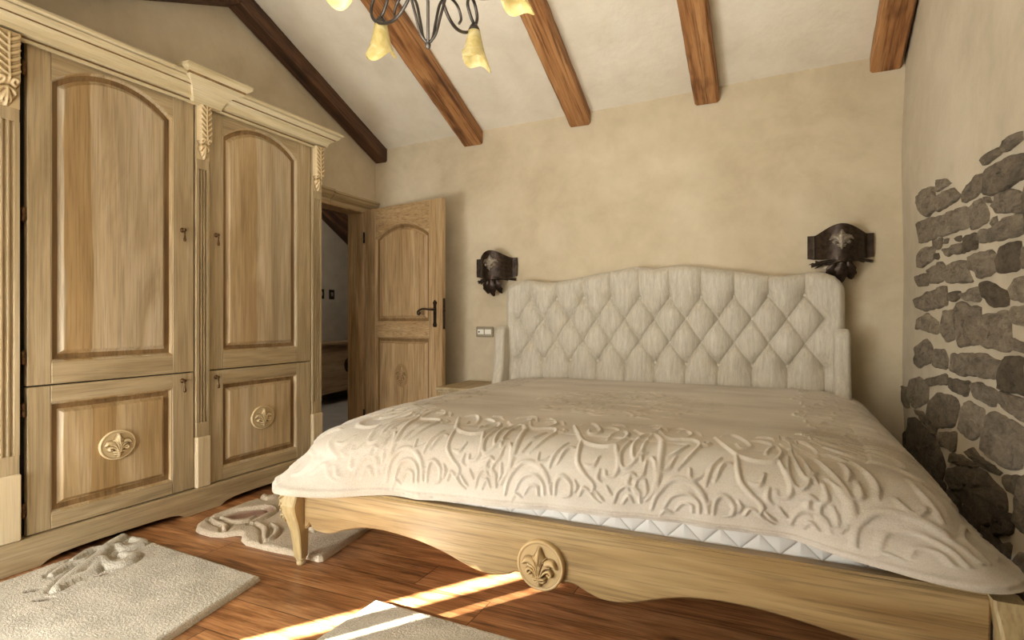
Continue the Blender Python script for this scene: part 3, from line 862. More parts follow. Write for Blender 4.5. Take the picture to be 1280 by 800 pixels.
# cornice with a mitred return, and the break block over the middle pilaster
cp = [(0,2.196),(.016,2.196),(.017,2.206),(.009,2.209),(.009,2.217),(.022,2.221),(.031,2.224),(.033,2.233),(.036,2.243),(.043,2.254),(.054,2.263),(.068,2.268),(.068,2.275),(.076,2.276),(.084,2.281),(.090,2.289),(.093,2.297),(.086,2.300),(.100,2.303),(.107,2.308),(.107,2.318),(0,2.318)]
CX = -2.848
def sweep(mb, prof, ya, yb, ret0, ret1, back=XL+.01, grooves=(2,3,11,16)):
    L = []
    if ret0: L.append([(back, ya-d, z) for d, z in prof])
    L.append([(CX+d, ya-(d if ret0 else 0), z) for d, z in prof])
    L.append([(CX+d, yb+(d if ret1 else 0), z) for d, z in prof])
    if ret1: L.append([(back, yb+d, z) for d, z in prof])
    st_ = len(mb.m); mb.loops(L, True, True, True); n_ = len(prof)
    for a in range(len(L)-1):
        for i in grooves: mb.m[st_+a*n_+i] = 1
mb = MB(); sweep(mb, cp, Y0+.004, 3.022, True, True); mb.build('cornice', [oak_corn, oak_recess_shade], wd)
for ym in (2.134,):
    cpb = [(0,2.200),(.036,2.200),(.040,2.215),(.046,2.232),(.056,2.250),(.072,2.268),(.094,2.284),(.112,2.296),(.122,2.304),(.124,2.316),(.138,2.322),(.150,2.334),(.150,2.350),(0,2.350)]
    mb = MB(); sweep(mb, cpb, ym-.045, ym+.050, True, True, back=CX-.06, grooves=(8,)); mb.build('cornice_block', [oak_corn, oak_recess_shade], wd)

# ------------------------------------------------------------------ bed
bed = empty('bed', (-.74, 2.85, 0), 'wide double bed with tufted silver-beige headboard and carved oak footboard', 'bed')
FXL, FXR, FY = -1.835, .49, 1.845
half = [(-1.884,.159),(-1.85,.160),(-1.833,.178),(-1.812,.170),(-1.791,.160),(-1.752,.154),(-1.709,.154),(-1.665,.163),(-1.629,.177),(-1.536,.203),(-1.454,.211),(-1.367,.208),(-1.255,.197),(-1.148,.175),(-1.057,.147),(-1.01,.134),(-.965,.128),(-.922,.130),(-.874,.142),(-.845,.156),(-.815,.150),(-.78,.134),(-.745,.130)]
half = cr(half, 4)
mid = -.745
lower = [(x, z) for x, z in half if x >= FXL] 
right = cr([(-.745,.130),(-.72,.134),(-.69,.148),(-.65,.154),(-.623,.152),(-.586,.136),(-.535,.122),(-.475,.123),(-.407,.139),(-.35,.159),(-.267,.181),(-.179,.191),(-.094,.192),(-.013,.187),(.065,.178),(.132,.168),(.19,.161),(.26,.155),(.32,.156),(.38,.165),(.43,.176),(.46,.165),(.485,.160)], 4)[1:]
lower = [(-1.822,.157),(-1.812,.166),(-1.803,.180),(-1.797,.172)]+[p for p in lower if p[0] > -1.785]
poly = [(FXL, .158)]+lower+right+[(FXR, .338), (FXL, .338)]
# extrude front to back with an eased top edge
mb = MB(); mb.prism(poly, lambda u, v, w: (u, w, v), FY, FY+.045, .006)
fb = mb.build('footboard', oak_bed, bed)
mb = MB(); mb.box(FXL, FXR, FY+.012, FY+.06, .325, .345, .004); mb.build('footboard_cap', oak_bed, fb)
medallion('medallion', fb, lambda a, z, d: (a, FY-d, z), -.745, .203, .086, .086, .020, .021, oak_boss, 44, 110)
# rails, legs
for x0, x1 in ((-1.86,-1.825), (.425,.46)):
    mb = MB(); mb.box(x0, x1, FY+.05, 3.88, .17, .335, .005); mb.build('side_rail', oak_bed, bed)
def leg(cx, cy, sx):
    mb = MB(); L = []
    for z, ox, oy, hf in ((.345,.0,.0,.033),(.325,-.002,-.002,.034),(.295,-.010,-.010,.037),(.262,-.016,-.016,.038),(.225,-.013,-.013,.035),(.19,-.006,-.006,.031),(.15,0,0,.028),(.10,.003,.003,.025),(.05,.005,.005,.022),(.034,.005,.005,.021)):
        x = cx+ox*sx; y = cy+oy; b = hf*.18
        L.append([(x-hf+b,y-hf,z),(x+hf-b,y-hf,z),(x+hf,y-hf+b,z),(x+hf,y+hf-b,z),(x+hf-b,y+hf,z),(x-hf+b,y+hf,z),(x-hf,y+hf-b,z),(x-hf,y-hf+b,z)])
    mb.loops(L, True, True, True)
    l = mb.build('leg', oak_leg, bed)
    mb = MB(); mb.lathe([(.012,0),(.017,.002),(.019,.010),(.017,.017),(.015,.019),(.020,.023),(.022,.028),(.020,.034),(.01,.0345)], (cx+.005*sx, cy+.005, 0), 18)
    mb.build('turned_foot', oak_leg, l)
    # carved leafy ear on the outer edge
    R = [(0,.335),(-.016,.332),(-.020,.318),(-.030,.310),(-.028,.298),(-.036,.288),(-.031,.276),(-.035,.262),(-.026,.252),(-.027,.238),(-.017,.228),(-.016,.212),(-.006,.200),(0,.185)]
    mb = MB()
    xo = cx-.044*sx
    mb.prism([(xo+u*sx, v) for u, v in R], lambda u, v, w: (u, w, v), cy-.040, cy+.016, .004)
    for k in range(5):
        zz = .322-.026*k; mb.tube([(xo+.012*sx, cy-.044, zz+.01), (xo-.012*sx, cy-.045, zz), (xo-.028*sx+(.012*sx if k in (0,4) else 0), cy-.042, zz-.016)], [.004,.005,.002], 6)
    mb.build('carved_ear', oak_leg, l)
leg(-1.860, FY+.000, 1); leg(.517, FY+.000, -1)

# headboard
sil = [(-1.842,.30),(-1.842,1.21),(-1.836,1.255),(-1.815,1.292),(-1.774,1.317),(-1.72,1.329),(-1.66,1.330),(-1.58,1.316),(-1.52,1.309),(-1.455,1.309),(-1.333,1.328),(-1.191,1.353),(-1.053,1.373),(-.941,1.392),(-.89,1.398),(-.84,1.396),(-.788,1.387),(-.745,1.381),(-.70,1.386),(-.65,1.395),(-.60,1.398),(-.56,1.395),(-.458,1.380),(-.302,1.356),(-.151,1.330),(-.041,1.313),(.02,1.309),(.08,1.313),(.135,1.322),(.19,1.328),(.24,1.321),(.29,1.300),(.322,1.268),(.340,1.232),(.345,1.20)]
sx_ = [p[0] for p in sil[2:]]; sz_ = [p[1] for p in sil[2:]]
HBX0, HBX1, HBZ = -1.842, .345, .30
rowsA = [-1.643+k*.1977 for k in range(10)]; rowsB = [-1.742+k*.1982 for k in range(11)]
BT = [(x, 1.190) for x in rowsA]+[(x, 1.047) for x in rowsB]+[(x, .898) for x in rowsA]+[(x, .756) for x in rowsB]
seg = []
zr = (1.190, 1.047, .898, .756)
for r0, r1, za, zb_ in ((rowsA, rowsB, zr[0], zr[1]), (rowsA, rowsB, zr[2], zr[1]), (rowsA, rowsB, zr[2], zr[3])):
    for k in range(10):
        seg.append(((r0[k], za), (r1[k], zb_))); seg.append(((r0[k], za), (r1[k+1], zb_)))
pleat = [((x, 1.190), (x, 1.45)) for x in rowsA]+[((x, .756), (x, .28)) for x in rowsB]
nx, nz = 400, 170
xs = HBX0+(HBX1-HBX0)*np.linspace(0, 1, nx)
t = np.linspace(0, 1, nx); xs = HBX0+(HBX1-HBX0)*(t-.0*np.sin(2*PI*t))
ztop = np.interp(xs, sx_, sz_)
V = np.linspace(0, 1, nz)
Xg = np.repeat(xs[:,None], nz, 1); Zg = HBZ+(ztop[:,None]-HBZ)*V[None,:]
def segd(segs):
    D = np.full(Xg.shape, 9.0)
    for (ax, az), (bx, bz) in segs:
        d0, d1 = bx-ax, bz-az; L2 = d0*d0+d1*d1
        tt = np.clip(((Xg-ax)*d0+(Zg-az)*d1)/L2, 0, 1)
        D = np.minimum(D, np.hypot(Xg-ax-tt*d0, Zg-az-tt*d1))
    return D
dC = segd(seg); dP = segd(pleat)
dB = np.full(Xg.shape, 9.0)
for bx, bz in BT: dB = np.minimum(dB, np.hypot(Xg-bx, Zg-bz))
Hh = .064*np.ones(Xg.shape)
d_all = np.minimum(dC, dP)
Hh -= .017*np.exp(-dC/.016); Hh -= .016*np.exp(-dP/.020)                   # soft valley along the folds
Hh -= .007*np.exp(-(d_all/.0045)**2)            # the fold line itself
Hh -= .036*np.exp(-(dB/.048)**1.2); Hh = np.maximum(Hh, .004)              # buttons pull the pad in
edge = np.minimum(np.minimum(Xg-HBX0, HBX1-Xg), (ztop[:,None]-Zg)*.9)
e = np.clip(edge/.045, 0, 1); Hh *= np.sqrt(np.clip(1-(1-e)**2, 0, 1))
Hh += .0012*np.sin(Xg*37+Zg*11)
PB = 3.885
P = np.stack([Xg, PB-Hh, Zg], -1)
mb = MB(); mb.grid(P)
bl = [(HBX0, HBZ)]+[(x, z) for x, z in zip(xs, ztop)]+[(HBX1, HBZ)]
mb.loops([[(x, PB-.001, z) for x, z in bl], [(x, 3.985, z) for x, z in bl]], True, False, True, 0, False)
hb = mb.build('headboard', head_m, bed)
mb = MB(); mb.ball((0,0,0), .0125, .009, .0125, 7); b0 = mb.build('button', head_m); b0.parent = hb
for k, (bx, bz) in enumerate(BT):
    o = b0 if k == 0 else b0.copy()
    if k: COL.objects.link(o); o.parent = hb
    o.location = Vector((bx, PB-.004, bz))-wloc(hb)
# padded wings
def wing(xc, name):
    prof = [(3.90,.25),(3.66,.25),(3.66,.45),(3.675,.55),(3.70,.64),(3.725,.74),(3.735,.85),(3.735,.93),(3.745,.965),(3.765,.985),(3.79,.99),(3.90,.99)]
    mb = MB(); L = []; hw = .041
    for dx, ins in ((-hw, .022), (-hw*.92, .010), (-hw*.72, .002), (-hw*.4, 0), (hw*.4, 0), (hw*.72, .002), (hw*.92, .010), (hw, .022)):
        L.append([(xc+dx, y, z) for y, z in inset(prof, ins+1e-5)])
    mb.loops(L, True, True, True, 0, True)
    return mb.build(name, head_m, bed)
wing(-1.845, 'headboard_wing'); wing(.322, 'headboard_wing')

# mattress
def rbox(mb, x0, x1, y0, y1, z0, z1, r, n=5):
    L = []
    prof = [(r*(1-math.sin(PI/2*k/n)), r*(1-math.cos(PI/2*k/n))) for k in range(n+1)]
    lev = [(z0+b, a) for a, b in reversed([(p[0], p[1]) for p in prof])][::-1]
    lev = [(z0+r*(1-math.cos(PI/2*k/n)), r*(1-math.sin(PI/2*k/n))) for k in range(n+1)]+[(z1-r*(1-math.cos(PI/2*k/n)), r*(1-math.sin(PI/2*k/n))) for k in range(n, -1, -1)]
    rc = .17
    for z, ins in lev:
        ring = []
        for (cx, cy, a0) in ((x1-rc, y1-rc, 0), (x0+rc, y1-rc, 90), (x0+rc, y0+rc, 180), (x1-rc, y0+rc, 270)):
            for q in range(5):
                a = math.radians(a0+22.5*q); ring.append((cx+(rc-ins)*math.cos(a), cy+(rc-ins)*math.sin(a), z))
        L.append(ring)
    mb.loops(L, True, True, True, 0, True)
mb = MB(); rbox(mb, -1.78, .36, 1.915, 3.80, .26, .565, .04)
tag(mb.build('mattress', mattress_m), 'white quilted mattress showing as a strip above the footboard', 'mattress')

# ------------------------------------------------------------------ bedspread with sculpted damask relief
CXL, CXR, CYF, CYB = -1.40, -.02, 2.33, 3.815
FAN = .70
segL = CYB-CYF; segF = CXR-CXL
S_TOT = segL+FAN+segF+FAN+segL
LD = .66
Rr = Raster(S_TOT, LD, .0025)
W = .50
def motif(s0):
    def uv(x, y):     # zoomed image pixels of the repeat -> cloth coordinates
        t_ = (y-235-.0926*(x-590))/(270+.0464*(x-590))
        return (s0+(x-590)/540*W, float(np.interp(t_, [-.1,0,.2,.42,1], [.02,.10,.26,.44,.638])))
    def S(pts, r, h=1.0, p=.5, n=5):
        Rr.stroke([uv(x, y) for x, y in cr(pts, n)], [q*1e-3 for q in r], h, p)
    # thick hooked stem
    S([(553,442),(580,400),(592,345),(575,295),(535,268),(500,272),(484,298),(502,325),(540,318)], [3,9,11,10,9,8,7,6,3])
    S([(528,268),(520,300),(528,330)], [3,6,3])
    # upper garland
    S([(545,252),(585,282),(630,286),(665,268),(640,248),(610,252)], [6,8,8,7,6,4])
    S([(630,286),(685,290),(705,310),(680,335),(650,350)], [7,8,7,6,3])
    S([(560,240),(600,232),(640,244)], [3,6,3]); S([(655,246),(680,255),(700,270)], [3,7,3])
    S(spiral(722,298,13,3,0,330,10), [6,4])
    S([(745,275),(790,310),(835,338),(900,352),(955,352),(984,330),(962,308),(930,315),(918,338)], [5,8,9,9,9,8,7,6,4])
    S([(765,270),(800,262),(840,280),(870,310),(840,318),(820,298)], [4,7,8,8,6,4])
    S([(870,285),(905,290),(935,300)], [3,8,3]); S([(885,268),(925,272),(950,285)], [3,6,3])
    S([(990,300),(1030,320),(1065,312),(1080,290),(1050,282)], [4,8,8,6,4]); S([(1000,280),(1040,268),(1080,275),(1110,300)], [3,6,7,3])
    # thinner second stem
    S([(828,335),(845,375),(880,415),(912,448),(905,482)], [5,8,8,7,4])
    S([(965,356),(992,390),(982,418),(955,420),(950,402)], [6,8,7,6,4])
    S([(1005,345),(990,372),(1010,395),(1045,388),(1062,365)], [4,6,7,6,3])
    # acanthus arches near the hem
    S([(572,478),(590,415),(635,372),(690,376),(735,415),(752,484)], [4,9,11,11,10,5])
    S([(612,470),(640,420),(690,412),(722,445),(725,486)], [4,8,8,7,4])
    S([(650,480),(672,450),(700,455),(704,486)], [3,7,7,4]); S([(600,500),(618,478),(640,490)], [3,7,4])
    S([(768,488),(775,430),(800,418),(828,448),(824,488),(800,494)], [4,8,9,9,7,4])
    S([(1128,500),(1132,440),(1120,400),(1100,385)], [3,8,8,3])
    S([(860,490),(880,460),(915,500),(940,520)], [3,7,7,3]); S([(985,520),(1000,470),(1030,450),(1068,470),(1075,520)], [4,8,9,8,4]); S([(1015,525),(1035,490),(1050,520)], [3,7,3])
    # leaves
    for a in ([(690,350),(700,372),(735,360)], [(742,392),(752,358),(785,340)], [(768,378),(790,352),(822,352)], [(612,330),(640,322),(668,306)], [(600,350),(622,345),(640,330)],
              [(872,380),(900,388),(918,372)], [(930,395),(925,425),(940,440)], [(958,450),(968,475),(980,492)], [(918,470),(938,500),(950,512)], [(1012,425),(1040,412),(1060,425)],
              [(1058,438),(1078,415),(1085,390)], [(528,360),(515,390),(522,420)], [(505,350),(490,375),(495,405)], [(760,440),(748,460),(755,478)], [(842,430),(850,455),(842,480)], [(1090,430),(1095,470),(1085,500)]):
        S(a, [2,9,2])
nm = int(S_TOT/W)
W = S_TOT/nm
for k in range(nm): motif(k*W+.09)
for k in range(int(S_TOT/.026)):      # beaded hem
    Rr.stroke([(k*.026, .641), (k*.026+.012, .641)], .010, .9)
# sample positions along the outline
def outline(s):
    """core point, outward direction, corner factor"""
    if s < segL: return (CXL, CYB-s), (-1, 0), 0
    s -= segL
    if s < FAN:
        a = s/FAN; ang = PI+a*PI/2; return (CXL, CYF), (math.cos(ang), math.sin(ang)), a
    s -= FAN
    if s < segF: return (CXL+s, CYF), (0, -1), 0
    s -= segF
    if s < FAN:
        a = s/FAN; ang = 1.5*PI+a*PI/2; return (CXR, CYF), (math.cos(ang), math.sin(ang)), a
    s -= FAN
    return (CXR, CYF+s), (1, 0), 0
def smooth01(t): t = min(1, max(0, t)); return t*t*(3-2*t)
parts = [(0, segL, 150), (segL, segL+FAN, 120), (segL+FAN, segL+FAN+segF, 300), (segL+FAN+segF, segL+2*FAN+segF, 120), (segL+2*FAN+segF, S_TOT, 130)]
ss = []
for a, b, n in parts: ss += list(np.linspace(a, b, n, endpoint=False))
ss.append(S_TOT)
ND = 132
FLAT, ELA, ELB = .28, .17, .125
RH = .0085
P = np.zeros((len(ss), ND, 3))
for i, s in enumerate(ss):
    (px_, py_), (nx_, ny_), a = outline(min(s, S_TOT-1e-6))
    corner = math.sin(PI*a)**1.5 if a > 0 else 0
    c_, s_ = abs(nx_), abs(ny_); rho = 1/(c_**8+s_**8)**.125
    # how much each side leans out and how low its hem hangs
    left = s < segL; rightside = s > segL+2*FAN+segF
    fl = 1-smooth01((s-segL)/(FAN*.6)) if s > segL else 1
    fr = smooth01((s-(segL+FAN+segF+FAN*.4))/(FAN*.6))
    tfront = smooth01((s-segL-FAN*.5)/.8) if s < segL+FAN+segF else 1
    lean = .012+.055*fl+.09*fr
    hem = .385*(1-fl-fr)+.345*fl+.36*fr if fl+fr <= 1 else .35
    # front hem: lies on the rail at the left, rides up to the right
    if segL+FAN*.5 < s < segL+FAN*1.5+segF:
        q = (s-segL-FAN*.5)/(FAN+segF); hem = .347+.058*smooth01((q-.12)*1.5)-.022*smooth01((q-.85)*6.6)
    lean += .13*corner; hem -= (.02 if s < segL+FAN else -.004)*corner
    fold = .006*math.sin(s*17)+.004*math.sin(s*41+1)
    rend = FLAT+ELA+lean
    for j in range(ND):
        d = j/(ND-1)*LD
        if d < FLAT:
            r = d; z = .632-.018*(d/FLAT)**2-.006*math.sin(3*px_+2*s)*d/FLAT; nr, nzz = .12*(d/FLAT), 1
        elif d < FLAT+.235:
            t_ = (d-FLAT)/.235; an = t_*PI/2; r = FLAT+ELA*math.sin(an)+lean*.25*t_; z = .614-ELB*(1-math.cos(an)); nr, nzz = math.sin(an), math.cos(an)+.1
        else:
            t_ = (d-FLAT-.235)/(LD-FLAT-.235); r = FLAT+ELA+lean*(.25+.75*t_)+fold*t_; z0_ = .614-ELB; z = z0_+(hem-z0_)*t_; nr, nzz = 1, .25
        k = math.hypot(nr, nzz); nr /= k; nzz /= k
        h = RH*float(Rr.sample(s, d))*min(1, d/.03)
        rr = r*rho*(1) if a > 0 else r
        # the corner cloth spills outward in one soft cone
        z -= .022*corner*smooth01((d-.12)/.3)*(1 if d < FLAT+.235 else 1)*(1 if a > 0 else 0)*(1-.75*smooth01((d-.5)/.16))
        P[i,j] = (px_+nx_*(rr+h*nr), py_+ny_*(rr+h*nr), z+h*nzz)
mb = MB(); mb.grid(P)
# crown of the bed with the oval centre motif
R2 = Raster(segF, segL, .004)
rr_ = random.Random(11)
ocx, ocy = -.70-CXL, 2.85-CYF
for k in range(150):
    a = rr_.uniform(0, 2*PI); q = math.sqrt(rr_.uniform(0, 1)); x = ocx+.43*q*math.cos(a); y = ocy+.44*q*math.sin(a)
    L_ = rr_.uniform(.03, .06); th = a+rr_.uniform(-1.2, 1.2)
    if rr_.random() < .5: R2.stroke(cr([(x,y),(x+L_*math.cos(th),y+L_*math.sin(th)),(x+L_*1.6*math.cos(th+.8),y+L_*1.6*math.sin(th+.8))], 5), [.004,.012,.004], 1, .75)
    else: R2.stroke(spiral(x, y, .03, .006, math.degrees(th), math.degrees(th)+300, 12), [.008,.005], 1, .75)
nu, nv = 190, 200; P = np.zeros((nu, nv, 3))
for i in range(nu):
    for j in range(nv):
        x = segF*i/(nu-1); y = segL*j/(nv-1)
        P[i,j] = (CXL+x, CYF+y, .632+.006*float(R2.sample(x, y))+.003*math.sin(3*x)*math.sin(4*y)*math.sin(PI*x/segF)*math.sin(PI*y/segL))
mb.grid(P)
cov = mb.build('bedspread', cover_m, recalc=False)
tag(cov, 'cream velour bedspread with raised scroll border draped over the double bed', 'bedspread')

# ------------------------------------------------------------------ nightstand
ns = empty('nightstand', (-2.06, 3.73, 0), 'small oak nightstand between the open door and the headboard', 'nightstand')
NX0, NX1, NY0, NY1 = -2.225, -1.945, 3.48, 3.975
mb = MB(); mb.box(NX0, NX1, NY0, NY1, .540, .562, .005); mb.box(NX0+.012, NX1-.012, NY0+.012, NY1, .524, .541, .004); mb.build('nightstand_top', oak_y, ns)
mb = MB(); mb.box(NX0+.025, NX1-.02, NY0+.03, NY1-.005, .13, .525, .003); mb.build('nightstand_body', oak_v, ns)
mb = MB(); mb.box(NX0+.05, NX1-.045, NY0+.012, NY0+.032, .35, .505, .005); dw = mb.build('drawer', oak_door_h, ns)
mb = MB(); mb.lathe([(.001,-.022),(.010,-.020),(.012,-.014),(.006,-.008),(.006,0),(.001,0)], ((NX0+NX1)/2, NY0+.012, .43), 12, axis='y'); mb.build('knob', brass, dw)
for x in (NX0+.045, NX1-.04):
    for y in (NY0+.05, NY1-.03):
        mb = MB(); L = [[(x+sx*h, y+sy*h, z) for sx, sy in ((-1,-1),(1,-1),(1,1),(-1,1))] for z, h in ((.135,.02),(.06,.016),(0,.012))]
        mb.loops(L, True, True, True); mb.build('leg', oak_v, ns)

# ------------------------------------------------------------------ wall switch
t = empty('light_switch', (-2.09, YB, .945), 'beige double light switch on the plaster between door and headboard', 'switch')
mb = MB(); mb.box(-2.165, -2.015, YB-.018, YB-.007, .905, .985, .005); mb.build('switch_plate', grey_plastic, t)
for x in (-2.122, -2.058):
    mb = MB(); mb.box(x-.028, x+.028, YB-.023, YB-.016, .925, .965, .003); mb.build('rocker', white_plastic, t)
mb = MB(); mb.lathe([(.001,-.026),(.006,-.026),(.007,-.022),(.001,-.022)], (-2.135, YB, .945), 10, axis='y'); mb.build('indicator', dark_gap, t)

# ------------------------------------------------------------------ sconces
def sconce(xc, label, zoff):
    t = empty('wall_sconce', (xc, YB, 1.5+zoff), label, 'sconce', 'iron wall sconces')
    nu, nv = 48, 14; hw = .175
    P = np.zeros((nu, nv, 3)); Q = np.zeros((nu, nv, 3))
    def prof(u):   # bulge from wall, top, bottom
        a = abs(u)
        y = .012 if a > .78 else .012+.115*math.cos(PI/2*min(1, a/.78))**.7
        top = 1.585+.052*math.cos(PI/2*min(1, a/.75))**1.2 if a < .75 else 1.585
        bot = 1.445-.02*math.cos(PI/2*a)
        return y, top+zoff, bot+zoff
    for i in range(nu):
        u = -1+2*i/(nu-1); y, tp, bt = prof(u)
        for j in range(nv):
            v = j/(nv-1); ham = .0015*math.sin(i*2.1+j*1.7)*math.cos(j*2.9-i)
            P[i,j] = (xc+hw*u, YB-.006-y-ham, bt+(tp-bt)*v); Q[i,j] = (xc+hw*u, YB-.002-y*.97+.003, bt+(tp-bt)*v)
    mb = MB(); mb.grid(P); mb.grid(Q)
    # thickness rim along top and bottom
    for j in (0, nv-1): mb.loops([[tuple(P[i,j]) for i in range(nu)], [tuple(Q[i,j]) for i in range(nu)]], False, False, False)
    mb.build('shield', iron, t, recalc=False)
    # lily emblem wrapped on the shield
    n = 44; G = np.zeros((n, n, 3)); H = np.zeros((n, n))
    mb = MB(); vs = []; ids = {}; fs = []
    for i in range(n):
        for j in range(n):
            x = -1+2*i/(n-1); zz = -1+2*j/(n-1)
            h = float(FL.sample((x+1)*.1, (zz+1)*.1)); H[i,j] = h
            u = x*.074/hw; y, tp, bt = prof(u)
            G[i,j] = (xc+x*.074, YB-.009-y-.010*min(1, h), 1.545+zoff+zz*.066)
    for i in range(n-1):
        for j in range(n-1):
            if max(H[i,j], H[i+1,j], H[i,j+1], H[i+1,j+1]) > .12:
                q = []
                for a, b in ((i,j),(i+1,j),(i+1,j+1),(i,j+1)):
                    if (a,b) not in ids: ids[(a,b)] = len(vs); vs.append(tuple(G[a,b]))
                    q.append(ids[(a,b)])
                fs.append(tuple(q))
    mb.add(vs, fs, 0, True); mb.build('lily_emblem', iron_pale, t, recalc=False)
    # twisted branch and hanging leaves
    mb = MB()
    mb.tube(cr([(xc-.150, YB-.02, 1.402+zoff), (xc-.09, YB-.07, 1.418+zoff), (xc, YB-.125, 1.420+zoff), (xc+.09, YB-.08, 1.425+zoff), (xc+.165, YB-.02, 1.418+zoff)], 6), .010, 8)
    mb.tube(cr([(xc-.13, YB-.03, 1.425+zoff), (xc-.06, YB-.10, 1.402+zoff), (xc+.03, YB-.125, 1.432+zoff), (xc+.12, YB-.06, 1.412+zoff)], 6), .006, 6)
    for (ax, az) in ((-.155,1.392),(-.135,1.385),(-.165,1.408),(-.12,1.395)): mb.tube([(xc-.10, YB-.05, 1.405+zoff), (xc+ax*.9, YB-.035, az+zoff+.006), (xc+ax, YB-.022, az+zoff)], [.007,.005,.002], 6)
    mb.build('branch', iron, t)
    for (lx, ly, ang, ln, wdt) in ((-.038,-.095,-10,.115,.034), (.036,-.095,10,.115,.034), (0,-.115,0,.135,.034)):
        mb = MB(); a = math.radians(ang); nu, nv = 14, 9; P = np.zeros((nu, nv, 3))
        for i in range(nu):
            s = i/(nu-1); w = wdt*math.sin(PI*min(1, s*.93+.05))**.8*(1+.12*math.sin(s*22))
            for j in range(nv):
                q = -1+2*j/(nv-1); lx_ = q*w; lz = -s*ln
                dep = .012*(1-q*q)-.004*abs(math.sin(q*6))+.02*math.sin(PI*s)
                P[i,j] = (xc+lx+lx_*math.cos(a)-lz*math.sin(a)*-1*-1, YB+ly-dep+.055*s, 1.425+zoff+lz*math.cos(a)-abs(lx_)*.15)
        mb.grid(P); mb.build('leaf', iron, t, recalc=False)
sconce(-1.985, 'dark iron sconce with lily emblem on the wall beside the door', -.072)
sconce(.328, 'dark iron sconce with lily emblem over the headboard end near the stone wall', -.030)

# ------------------------------------------------------------------ chandelier
CHX, CHY = -1.180, 1.800
chn = empty('chandelier', (CHX, CHY, 2.06), 'wrought iron chandelier with amber tulip glass shades hanging from the ridge', 'chandelier')
zc = ceil_z(CHX, CHY)
mb = MB(); mb.lathe([(.004,2.046),(.009,2.052),(.011,2.062),(.004,2.074),(.001,2.078)]+[(.001,2.24),(.005,2.245),(.006,2.30),(.016,2.32),(.024,2.36),(.016,2.40),(.007,2.43),(.007,zc-.03)], (CHX, CHY, 0), 14); mb.build('stem', chan_iron, chn)
mb = MB(); mb.lathe([(.01,zc-.05),(.035,zc-.045),(.06,zc-.025),(.065,zc-.004),(.02,zc-.002)], (CHX, CHY, 0), 18); mb.build('ceiling_rose', chan_iron, chn)
SHL = [1.22, .75, 1.0, .80, 1.18]
SH0 = [5.0, 2.2, 4.2, .2, .45]
base = math.atan2(CHY, CHX)   # bearing away from the camera
for k in range(5):
    ang = base+math.radians(36+72*k)
    ca, sa = math.cos(ang), math.sin(ang)
    pt = lambda r, z, t=0.0: (CHX+ca*r-sa*t, CHY+sa*r+ca*t, z)
    mb = MB()
    mb.tube([pt(*q) for q in cr([(.016,2.40,0),(.06,2.35,0),(.12,2.265,.01),(.19,2.225,.015),(.27,2.232,.02),(.345,2.275,.02),(.375,2.335,.015),(.345,2.385,.01),(.295,2.385,.0),(.275,2.345,0),(.30,2.305,0),(.325,2.285,0)], 7)], .0068, 8)
    mb.tube([pt(*q) for q in cr([(.004,2.068,0),(.03,2.10,0),(.05,2.17,0),(.08,2.255,0),(.14,2.305,0),(.20,2.30,0),(.225,2.262,0),(.21,2.235,0)], 7)], .0055, 8)
    mb.lathe([(.004,.02),(.012,.016),(.020,.004),(.026,-.012),(.024,-.014),(.004,-.004)], pt(.325, 2.268), 14)
    arm = mb.build('arm', chan_iron, chn)
    # tulip shade with a pointed, wavy rim
    sx0, sy0, sz0 = pt(.325, 2.262); nu, nv = 48, 18
    mb = MB(); O = np.zeros((nu, nv, 3)); I = np.zeros((nu, nv, 3))
    for i in range(nu):
        th = 2*PI*i/nu
        for j in range(nv):
            v = j/(nv-1)
            r = np.interp(v, [0,.06,.2,.45,.65,.8,.92,1], [.020,.026,.029,.036,.042,.050,.058,.062])
            th0 = SH0[k]; wav = .65*math.cos(th-th0)+.35*math.cos(3*(th-th0))
            dr = 1+.16*wav*v**3
            z = (-.112*v-.040*wav*v**4)*SHL[k]
            O[i,j] = (sx0+r*dr*math.cos(th), sy0+r*dr*math.sin(th), sz0+z)
            I[i,j] = (sx0+(r*dr-.003)*math.cos(th), sy0+(r*dr-.003)*math.sin(th), sz0+z-.0005)
    mb.grid(O, wrap=True); mb.grid(I[:, ::-1], wrap=True)
    mb.build('glass_shade', shade_m, arm, recalc=False)

